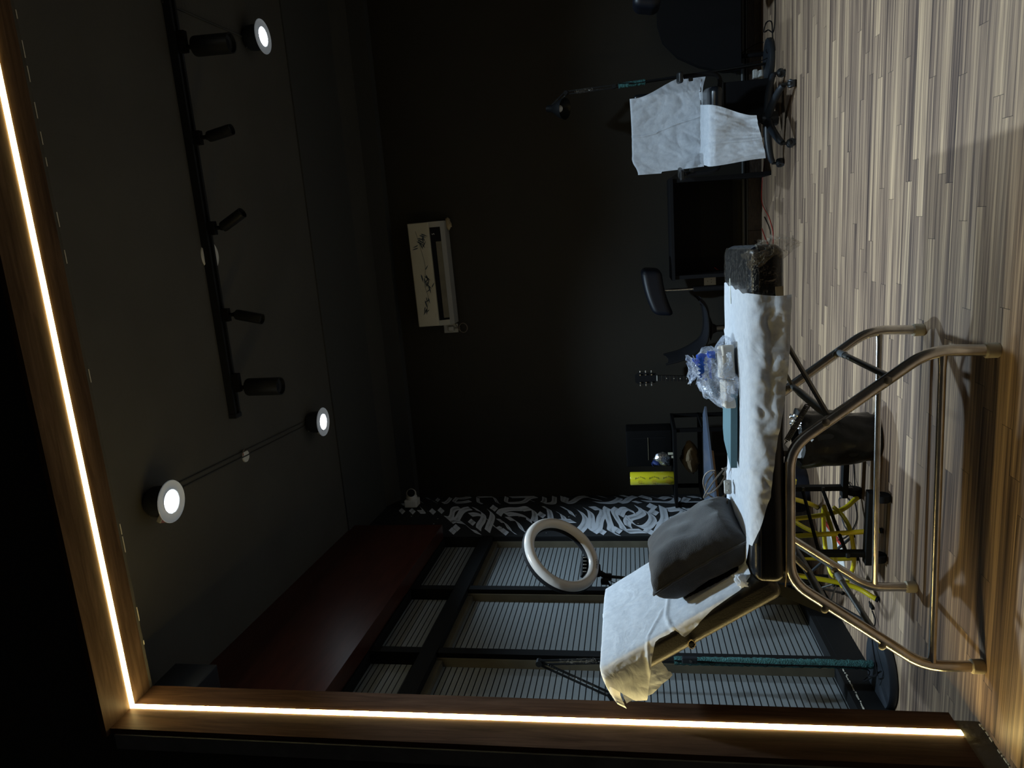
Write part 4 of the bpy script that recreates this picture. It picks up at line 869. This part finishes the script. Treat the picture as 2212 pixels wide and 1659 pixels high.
t, tw, pole = floor_lamp('black swing-arm lamp with a teal wrapped pole standing by the slatted windows', LB, .175, [tuple(LB+Vector((.03, -.0, .045))), (-2.215, 3.36, 1.16)], [(-2.216, 3.36, 1.16), (-2.245, 3.36, 1.695), (-2.395, 3.33, 1.345)], (-2.475, 3.31, 1.275), (-.25, -.3, -1), (.015, .86), g)
part('switch_box', MB().rbox((-2.185, 3.325, .93), (.032, .02, .075), .004), M_plastic2, t)
part('switch_button', MB().lathe([(.007, 0), (.007, .004)], (-2.185, 3.315, .925), (0, -1, 0), 12), M_chrome2, t)
# printed loops on the teal wrap
b = MB()
for k in range(9):
    z = .14+k*.085; c0 = Vector((-2.211+.0*k, 3.36, z)); b.tube([c0+Vector((.011*math.cos(a)*.9, -.0245, .014*math.sin(a)*(1+.4*math.cos(a)))) for a in [R(40)+i*R(27) for i in range(11)]], .0013, 4)
part('loop_print', b, M_matte, tw)
solo('usb_cable', MB().tube(bez([(-2.03, 3.55, .012), (-2.06, 3.50, .012), (-2.10, 3.42, .05), (-2.16, 3.30, .07), (-2.20, 3.26, .075), (-2.24, 3.31, .10)]), .0035, 6).rbox((-2.02, 3.57, .010), (.018, .04, .012), .004).rbox((-2.015, 3.60, .009), (.012, .02, .006), .001), M_matte, 'short black cable with a plug end lying against the round lamp base', 'cable', (-2.03, 3.55, 0))
floor_lamp('black swing-arm lamp standing behind the sheeted office chair', (1.10, 6.32, 0), .155, [(1.071, 6.32, .045), (1.02, 6.32, 1.20)], [(1.02, 6.32, 1.22), (1.009, 6.32, 1.61), (.885, 6.31, 1.765)], (.885, 6.24, 1.70), (-.15, -.5, -.9), (.80, .985), g)

# ---------------------------------------------------------------- office chair with sheets
CH = Vector((.60, 5.72, 0)); CR = R(-8)
CM = Matrix.Translation(CH) @ Matrix.Rotation(CR, 4, 'Z')       # chair faces -y
ch = thing('office_chair', 'black office chair with armrests and five casters, draped with white sheets', 'chair', CH)
part('gas_column', MB(CM).cyl((0, 0, .10), (0, 0, .30), .026).cyl((0, 0, .28), (0, 0, .46), .016), M_matte, ch)
part('mechanism', MB(CM).rbox((0, 0, .455), (.2, .22, .05), .01), M_matte, ch)
hub = part('hub', MB(CM).lathe([(.045, .07), (.05, .12), (.04, .17), (.03, .18)], (0, 0, 0)), M_plastic, ch)
for k in range(5):
    a = R(-128+72*k)-CR; d = Vector((math.cos(a), math.sin(a), 0)); n = Vector((-d.y, d.x, 0))
    pts = [d*.03+Vector((0, 0, .135)), d*.15+Vector((0, 0, .125)), d*.27+Vector((0, 0, .10)), d*.315+Vector((0, 0, .082))]
    lg = part('base_leg', MB(CM).tube(bez(pts, 5), [.030-.010*i/15 for i in range(16)], 12), M_plastic2, ch)
    q = d*.325; sw = Vector((math.cos(a+.9), math.sin(a+.9), 0)); cs = part('caster', MB(CM).cyl(q+Vector((0, 0, .028))-sw*.022, q+Vector((0, 0, .028))+sw*.022, .0275, seg=24), M_plastic2, ch)
    part('caster_hood', MB(CM).cyl(q+Vector((0, 0, .05)), q+Vector((0, 0, .085)), .010).sphere(q+Vector((0, 0, .036)), .029, (1, 1, .8)), M_plastic, cs)
part('seat', MB(CM).rbox((0, -.01, .53), (.50, .48, .085), .04, n=8, warp=lambda p: p+Vector((0, 0, -.02*(p.y < -.15)*((-p.y-.15)/.09)))), M_leather, ch, ang=80)
BKT = Matrix.Translation((0, .235, .585)) @ Matrix.Rotation(R(-10), 4, 'X')
part('backrest', MB(CM @ BKT).rbox((0, 0, .24), (.50, .07, .50), .03, n=8, warp=lambda p: p+Vector((0, -.10*(p.x/.25)**2*.35, 0))), M_leather, ch, ang=80)
part('back_support', MB(CM).bar((0, .05, .45), (0, .26, .47), .07, .02).bar((0, .26, .46), (0, .30, .75), .07, .02, (0, 1, 0)), M_matte, ch, smooth=False)
for sx in (-1, 1):
    ar = part('armrest', MB(CM).tube(bez([(sx*.21, .02, .47), (sx*.30, .01, .47), (sx*.335, .0, .53), (sx*.335, -.01, .72)], 6), .016, 10), M_matte, ch)
    part('arm_pad', MB(CM).rbox((sx*.33, -.03, .748), (.075, .25, .032), .014), M_plastic, ar)
    part('height_button', MB(CM).rbox((sx*.315, -.01, .67), (.03, .03, .03), .006), M_plastic, ar)
part('film_wrap', MB(CM).grid(lambda u, v: Vector((-.33+.042*math.cos(u*6.28), -.03-.128+.05*v, .748+.026*math.sin(u*6.28)+.006*nz(u*5, v*5, 0, 2))), 20, 8), M_film, ch, ang=20)
def chair_back(u, v):
    wide = smooth01((v-.15)/.6); x0, x1 = -.325+.03*v*(v > .4), .235+.115*wide
    x = x0+(x1-x0)*u; top = .505; s = v*.60
    yy = -.045-.10*(min(.25, abs(x))/.25)**2*.35; z = top-s+.05
    if s < .06: yy = yy+.035*(1-s/.06); z = top-.006+.010*math.sin(s/.06*1.57)
    if x > .24: yy += (x-.24)*.9
    if x < -.20: z -= .05*smooth01((-.20-x)/.12)*(1-v)
    k = nz(u*2.2, v*2, 3, 1.6)*.012+abs(nz(u*4, v*3.2, 1, 1.5))*.016+abs(nz(u*9+v*4, v*5, 4, 1.2))*.007
    k += .010*math.exp(-((u-.52+.05*math.sin(v*3)-.06*v)/.010)**2)
    z += .018*math.sin(u*9+.5)*(v > .95)+.02*u*(1-v)*0
    return Vector((x-.01, yy-abs(k)-.006, z))
solo('paper_sheet', MB(CM @ BKT).grid(chair_back, 110, 100), M_sheet, 'white nonwoven sheet hung over the backrest of the office chair', 'sheet', CM @ Vector((0, .2, .9)), 'white nonwoven sheets', ang=180)
def chair_seat(u, v):
    s = v*.64; wz = nz(u*2.5, v*2.5, 8, 1.5); h = smooth01((s-.40)/.24)
    xa, xb = -.275+.03*h, .135-.095*h; x = xa+(xb-xa)*u
    if s < .40: y, z = .15-s, .585-.018*smooth01((s-.25)/.15)
    elif s < .44: a = (s-.40)/.04*1.57; y, z = -.25-.03*math.sin(a), .567-.03+.03*math.cos(a)
    else: y, z = -.285-.05*(s-.44)/.2*(1+wz), .537-(s-.44)*1.62
    if s >= .44: z += .05*(u-.2)*((s-.44)/.2)*1.4
    k = nz(u*2, v*3, 2, 1.5)*.010+abs(nz(u*5, v*4, 2, 1.5))*.018+abs(nz(u*11, v*8, 6, 1.2))*.006+.012*math.exp(-((u-.35-.3*(v-.6))/.03)**2)
    if s < .42: z += abs(k)*.5+.003
    else: y -= abs(k)
    return Vector((x, y, z))
solo('paper_sheet', MB(CM).grid(chair_seat, 70, 90), M_sheet, 'white nonwoven sheet lying on the office chair seat and hanging off its front edge', 'sheet', CM @ Vector((-.1, -.1, .58)), 'white nonwoven sheets', ang=180)
# cables and bulb near the lamp base
t = thing('floor_cable', 'thin black cable looping on the floor from the lamp base behind the office chair', 'cable', (1.4, 6.25, 0))
part('cord', MB().tube(bez([(1.24, 6.25, .006), (1.36, 6.30, .006), (1.41, 6.52, .006), (1.36, 6.60, .01), (1.34, 6.45, .006), (1.28, 6.22, .006), (1.42, 6.16, .006), (1.62, 6.19, .006), (1.9, 6.2, .006)], 8), .004, 6), M_matte, t)
part('cord', MB().tube(bez([(1.2, 6.55, .006), (1.3, 6.68, .006), (1.25, 6.72, .15), (1.15, 6.70, .25), (1.05, 6.6, .22)], 8), .003, 6), M_matte, t)
t = thing('extension_lead', 'white plug adapter and bulb lying on the floor behind the round lamp base', 'extension lead', (1.03, 6.62, 0))
part('socket_block', MB().rbox((1.05, 6.63, .075), (.07, .05, .035), .006), M_white, t)
part('neck', MB().cyl((1.05, 6.62, .012), (1.05, 6.62, .07), .022, .026).cyl((.99, 6.60, .03), (1.07, 6.62, .03), .028, .022), M_white, t)
part('bulb', MB().sphere((.965, 6.60, .03), .03), M_white, t)
part('red_wire', MB().tube(bez([(1.0, 6.6, .03), (1.0, 6.66, .06), (.95, 6.66, .01), (.82, 6.55, .005), (.75, 6.6, .005)]), .003, 6), M_red, t)
t = thing('floor_cable', 'thin red and brown wires looping at the skirting between the chair and the bed', 'cable', (-.1, 6.55, 0))
part('cord', MB().tube(bez([(.35, 6.6, .005), (.2, 6.70, .005), (.02, 6.62, .02), (-.10, 6.40, .005), (-.22, 6.22, .005), (-.35, 6.25, .005), (-.30, 6.5, .005), (-.2, 6.72, .005)], 8), .0035, 6), M_red, t)
part('cord', MB().tube(bez([(-.1, 6.6, .005), (-.2, 6.35, .006), (-.30, 6.35, .005), (-.38, 6.6, .005), (-.3, 6.74, .06)], 8), .0035, 6), M_matte, t)
# ---------------------------------------------------------------- dim furniture along the back wall
t = thing('saddle_stool', 'black padded stool with a tall seat and chrome gas pole behind the bed', 'stool', (-.655, 6.4, 0))
T = Matrix.Translation((-.655, 6.4, .915)) @ Matrix.Rotation(R(-14), 4, 'Y')
part('seat', MB(T).rbox((0, 0, .03), (.41, .30, .165), .05, n=10, warp=lambda p: p+Vector((.35*p.z, 0, -.02*(p.x/.2)**2))), M_seat, t, ang=80)
part('gas_pole', MB().cyl((-.655, 6.4, .50), (-.655, 6.4, .86), .013), M_chrome, t); part('column', MB().cyl((-.655, 6.4, .12), (-.655, 6.4, .62), .024), M_matte, t)
for k in range(5):
    a = R(72*k+20); q = Vector((-.655+.25*math.cos(a), 6.4+.25*math.sin(a), 0))
    part('base_leg', MB().tube([(-.655, 6.4, .12), (q.x, q.y, .075)], [.02, .014], 8), M_matte, t); part('caster', MB().cyl(q+Vector((-.012, 0, .025)), q+Vector((.012, 0, .025)), .025).cyl(q+Vector((0, 0, .03)), q+Vector((0, 0, .08)), .008), M_matte, t)
t = thing('mesh_chair', 'dark mesh office chair with a low curved back, side on behind the bed', 'chair', (-.99, 6.3, 0))
K = 6.3/5.6
prof = bez([Vector((x*K, 1.15+(z-1.15)*K, 0)) for x, z in [(-1.10, .885), (-1.07, .76), (-1.02, .66), (-.97, .60), (-.90, .575), (-.80, .572), (-.70, .59), (-.64, .635)]], 5)
nP = len(prof)-1
part('shell', MB().grid(lambda u, v: Vector((prof[min(int(v*nP+.5), nP)].x, 6.08+.44*u, prof[min(int(v*nP+.5), nP)].y+.03*(2*u-1)**2)), 10, nP), M_mesh, t, ang=180)
for y in (6.08, 6.52): part('shell_rim', MB().tube([(p.x, y, p.y+.03) for p in prof], .010, 8), M_matte, t)
zc = min(p.y for p in prof)
part('seat_plate', MB().lathe([(.10, 0), (.045, -.02), (.03, -.05)], (-.99, 6.3, zc-.002)), M_matte, t)
part('column', MB().cyl((-.99, 6.3, .12), (-.99, 6.3, zc-.03), .028), M_chrome2, t)
for k in range(5):
    a = R(72*k); q = Vector((-.99+.26*math.cos(a), 6.3+.26*math.sin(a), 0)); part('base_leg', MB().tube([(-.99, 6.3, .11), (q.x, q.y, .07)], [.02, .013], 8), M_matte, t)
    part('caster', MB().cyl(q+Vector((-.012, 0, .025)), q+Vector((.012, 0, .025)), .025).cyl(q+Vector((0, 0, .03)), q+Vector((0, 0, .075)), .008), M_matte, t)
t = thing('guitar', 'dark guitar standing upright by the back wall, only its neck showing above the bed', 'guitar', (-1.46, 6.5, 0))
hs = part('headstock', MB().prism([(-.04, 0), (.04, 0), (.045, .03), (.055, .15), (.03, .185), (-.03, .185), (-.055, .15), (-.045, .03)], -.008, .008, Matrix.Translation((-1.43, 6.45, .955)) @ Matrix.Rotation(R(90), 4, 'X')), M_matte, t, smooth=False)
for sx in (-1, 1):
    for k in range(3): part('tuning_peg', MB().cyl((-1.43+sx*.035, 6.437, .995+k*.05), (-1.43+sx*.035, 6.425, .995+k*.05), .006).cyl((-1.43+sx*.05, 6.45, .995+k*.05), (-1.43+sx*.07, 6.45, .995+k*.05), .006), M_chrome, hs)
nk = part('neck', MB().bar((-1.43, 6.45, .96), (-1.47, 6.48, .42), .05, .022, (0, 1, 0)), M_plastic, t, smooth=False)
b = MB(); b2 = MB()
for k in range(13): z = .945-.545*(1-.945**k)*1.3; x = -1.43-.04*(.96-z)/.54; b.box((x-.025, 6.436+.03*(.96-z)/.54, z-.001), (x+.025, 6.4385+.03*(.96-z)/.54, z+.001))
for z in (.865, .80, .745, .69): x = -1.43-.04*(.96-z)/.54; b2.lathe([(.0045, 0), (.0045, .002)], (x, 6.4385+.03*(.96-z)/.54, z), (0, -1, 0), 8)
part('fret', b, M_chrome2, nk, smooth=False); part('inlay', b2, M_white, nk); part('nut', MB().box((-1.455, 6.434, .945), (-1.405, 6.44, .951)), M_white, nk, smooth=False)
body = [(.0, .42), (.09, .40), (.12, .33), (.10, .25), (.16, .15), (.15, .05), (.07, .0), (-.07, .0), (-.15, .05), (-.16, .15), (-.10, .25), (-.12, .33), (-.09, .40)]
part('body', MB().prism(body, -.02, .02, Matrix.Translation((-1.47, 6.50, .02)) @ Matrix.Rotation(R(90), 4, 'X')), M_plastic, t)
# desk at the back
t = thing('desk', 'long black desk against the back wall between the chair and the stool', 'desk', (-.16, 6.55, 0))
part('desktop', MB().box((-.57, 6.30, .775), (.27, BACK-.03, .80)), M_matte, t, smooth=False)
for x in (-.56, .23): part('leg', MB().box((x, 6.32, 0), (x+.03, 6.72, .775)), M_matte, t, smooth=False)
part('modesty_panel', MB().box((-.53, 6.70, .25), (.23, 6.72, .775)), M_matte, t, smooth=False)
# flat black panel with a rounded corner, and headrest at the right
pts = [(.0, .0), (1.0, .0), (1.0, .66), (.42, .66), (.28, .62), (.15, .50), (.06, .33), (.0, .13)]
t = thing('rounded_panel', 'large black panel with a rounded corner standing against the back wall', 'panel', (1.6, 6.55, 0))
part('back', MB().prism(pts, 0, .10, Matrix.Translation((1.09, 6.68, .19)) @ Matrix.Rotation(R(90), 4, 'X')), M_matte, t)
for x in (1.2, 1.95): part('foot', MB().cyl((x, 6.63, 0), (x, 6.63, .19), .018), M_matte, t)
t = thing('headrest_stool', 'black padded headrest on a pole, cut by the frame edge above the rounded black panel', 'stool', (1.62, 5.9, 0))
part('pad', MB(Matrix.Translation((1.62, 5.9, .935)) @ Matrix.Rotation(R(10), 4, 'Y')).rbox((0, 0, 0), (.36, .26, .20), .06, n=8), M_seat, t, ang=80)
part('pole', MB().cyl((1.64, 5.9, .02), (1.64, 5.9, .85), .014), M_chrome2, t); part('base', MB().lathe([(.19, 0), (.19, .015), (.03, .035)], (1.64, 5.9, 0)), M_matte, t)
t = thing('storage_box', 'low black box on the floor behind the office chair', 'box', (.80, 6.35, 0))
part('body', MB().rbox((.80, 6.35, .19), (.30, .26, .38), .01), M_matte, t); part('lid', MB().rbox((.80, 6.35, .39), (.32, .28, .03), .006), M_plastic, t)
# shelf unit with its things
SY = 5.95
t = thing('shelf_unit', 'black shelf unit at the end of the lettered wall carrying a yellow roll', 'shelf', (-2.08, 6.05, 0))
part('top_board', MB().box((-2.40, 5.80, .826), (-1.72, 6.30, .85)), M_void, t, smooth=False)
part('lower_board', MB().box((-2.40, 5.80, .60), (-1.72, 6.30, .62)), M_void, t, smooth=False)
for x in (-2.40, -1.75):
    for y in (5.81, 6.26): part('upright', MB().box((x, y, 0), (x+.03, y+.03, .826)), M_void, t, smooth=False)
t = thing('cling_roll', 'upright yellow roll of wrapping film with small dark print on the shelf', 'roll', (-2.17, 5.90, .85))
RX, RY, RR = -2.172, 5.90, .056
core = part('roll_body', MB().lathe([(.020, 0), (RR-.003, 0), (RR, .004), (RR, .358), (RR-.003, .362), (.022, .362), (.020, .34), (.001, .34)], (RX, RY, .851), seg=40), M_roll, t)
def rollmap(zc, ac):
    def fn(x, y):
        a = ac+y/RR; return Vector((RX+math.sin(a)*(RR+.0008), RY-math.cos(a)*(RR+.0008), zc-x))
    return fn
for k, zc in enumerate((1.13, 1.015, .90)):
    arc = lambda x, y, zc=zc: rollmap(zc, R(14))(x, y+.016-(x*x)*8)
    text('Best Fresh', .020, arc, M_ink, core, 'print')
    text('4 Z Z', .018, lambda x, y, zc=zc: rollmap(zc-.012, R(-32))(x, y-(.0)+(x*x)*8), M_ink, core, 'print')
    f = rollmap(zc, R(-14)); b = MB()
    for r in (.018, .010): 
        n = 24; vs = [f(math.cos(i*2*math.pi/n)*q, math.sin(i*2*math.pi/n)*q) for i in range(n) for q in (r, r-.0016)]
        b.add(vs, [(2*i, 2*i+1, (2*i+3) % (2*n), (2*i+2) % (2*n)) for i in range(n)])
    part('emblem', b, M_ink2, core, smooth=False)
b = MB().sphere((-2.035, 6.0, .93), .085, (.72, .55, .98)); b.v = [p+Vector((1, 1, 1))*nz(p.x, p.y, p.z, 22)*.018 for p in b.v]
t = solo('foil_pack', b, M_foil, 'crumpled silver and blue foil packet on the shelf behind the yellow roll', 'packet', (-2.035, 6.0, .851), ang=30)
b = MB().sphere((-2.068, 5.975, .995), .03, (.8, .5, 1.3)); b.v = [p+Vector((1, 1, 1))*nz(p.x, p.y, p.z, 40)*.022 for p in b.v]; part('blue_corner', b, M_dblue, t, ang=30)
t = thing('equipment_box', 'matte black box standing on the shelf behind the silver packet', 'box', (-1.95, 6.16, .85))
part('body', MB().rbox((-1.96, 6.16, 1.045), (.32, .22, .385), .008), M_void, t); part('front_slot', MB().box((-2.06, 6.045, 1.05), (-1.86, 6.051, 1.055)), M_bronze, t, smooth=False)
part('side_seam', MB().box((-1.865, 6.046, .90), (-1.862, 6.05, 1.20)), M_matte, t, smooth=False)
t = thing('small_carton', 'tiny cream card tab on the shelf behind the silver packet', 'card', (-1.97, 5.95, .85))
part('card', MB().box((-1.985, 5.95, .851), (-1.965, 5.955, .892)).box((-2.005, 5.92, .851), (-1.985, 5.925, .866)), M_cream, t, smooth=False)
b = MB().sphere((-1.99, 5.90, .715), .10, (1.25, .9, .72)); b.v = [p+Vector((1, 1, 1))*(nz(p.x, p.y, p.z, 14)*.03+nz(p.x, p.y, p.z, 40)*.012) for p in b.v]
b.v = [Vector((p.x, p.y, max(p.z, .6215))) for p in b.v]
solo('paper_bag', b, M_kraft, 'crumpled brown paper bag on the lower shelf under the black box', 'bag', (-1.99, 5.90, .62), ang=25)
# glass topped table in front of the shelf
t = thing('glass_table', 'low table with a smoky glass top and plywood edge beside the lettered wall', 'table', (-1.78, 4.75, 0))
part('glass_top', MB().prism([(-2.40, 4.30), (-2.05, 4.22), (-1.35, 5.10), (-1.45, 5.25), (-2.44, 5.25)], .655, .668), M_glass, t, smooth=False)
part('plywood_layer', MB().prism([(-2.38, 4.33), (-2.06, 4.26), (-1.60, 4.86), (-1.70, 5.2), (-2.42, 5.22)], .636, .6545), M_ply, t, smooth=False)
for q in ((-2.30, 4.42), (-1.66, 4.95), (-2.32, 5.1)): part('leg', MB().cyl((q[0], q[1], 0), (q[0], q[1], .636), .016), M_matte, t)
t = thing('drum_seat', 'dark navy round drum seat under the glass topped table', 'seat', (-1.95, 5.05, 0))
part('drum', MB().lathe([(.15, 0), (.165, .03), (.17, .50), (.15, .55), (.001, .56)], (-1.95, 5.05, 0), seg=40), M_navy, t); part('band', MB().lathe([(.171, .40), (.1725, .405), (.1725, .42), (.171, .425)], (-1.95, 5.05, 0), seg=40), M_chrome2, t)
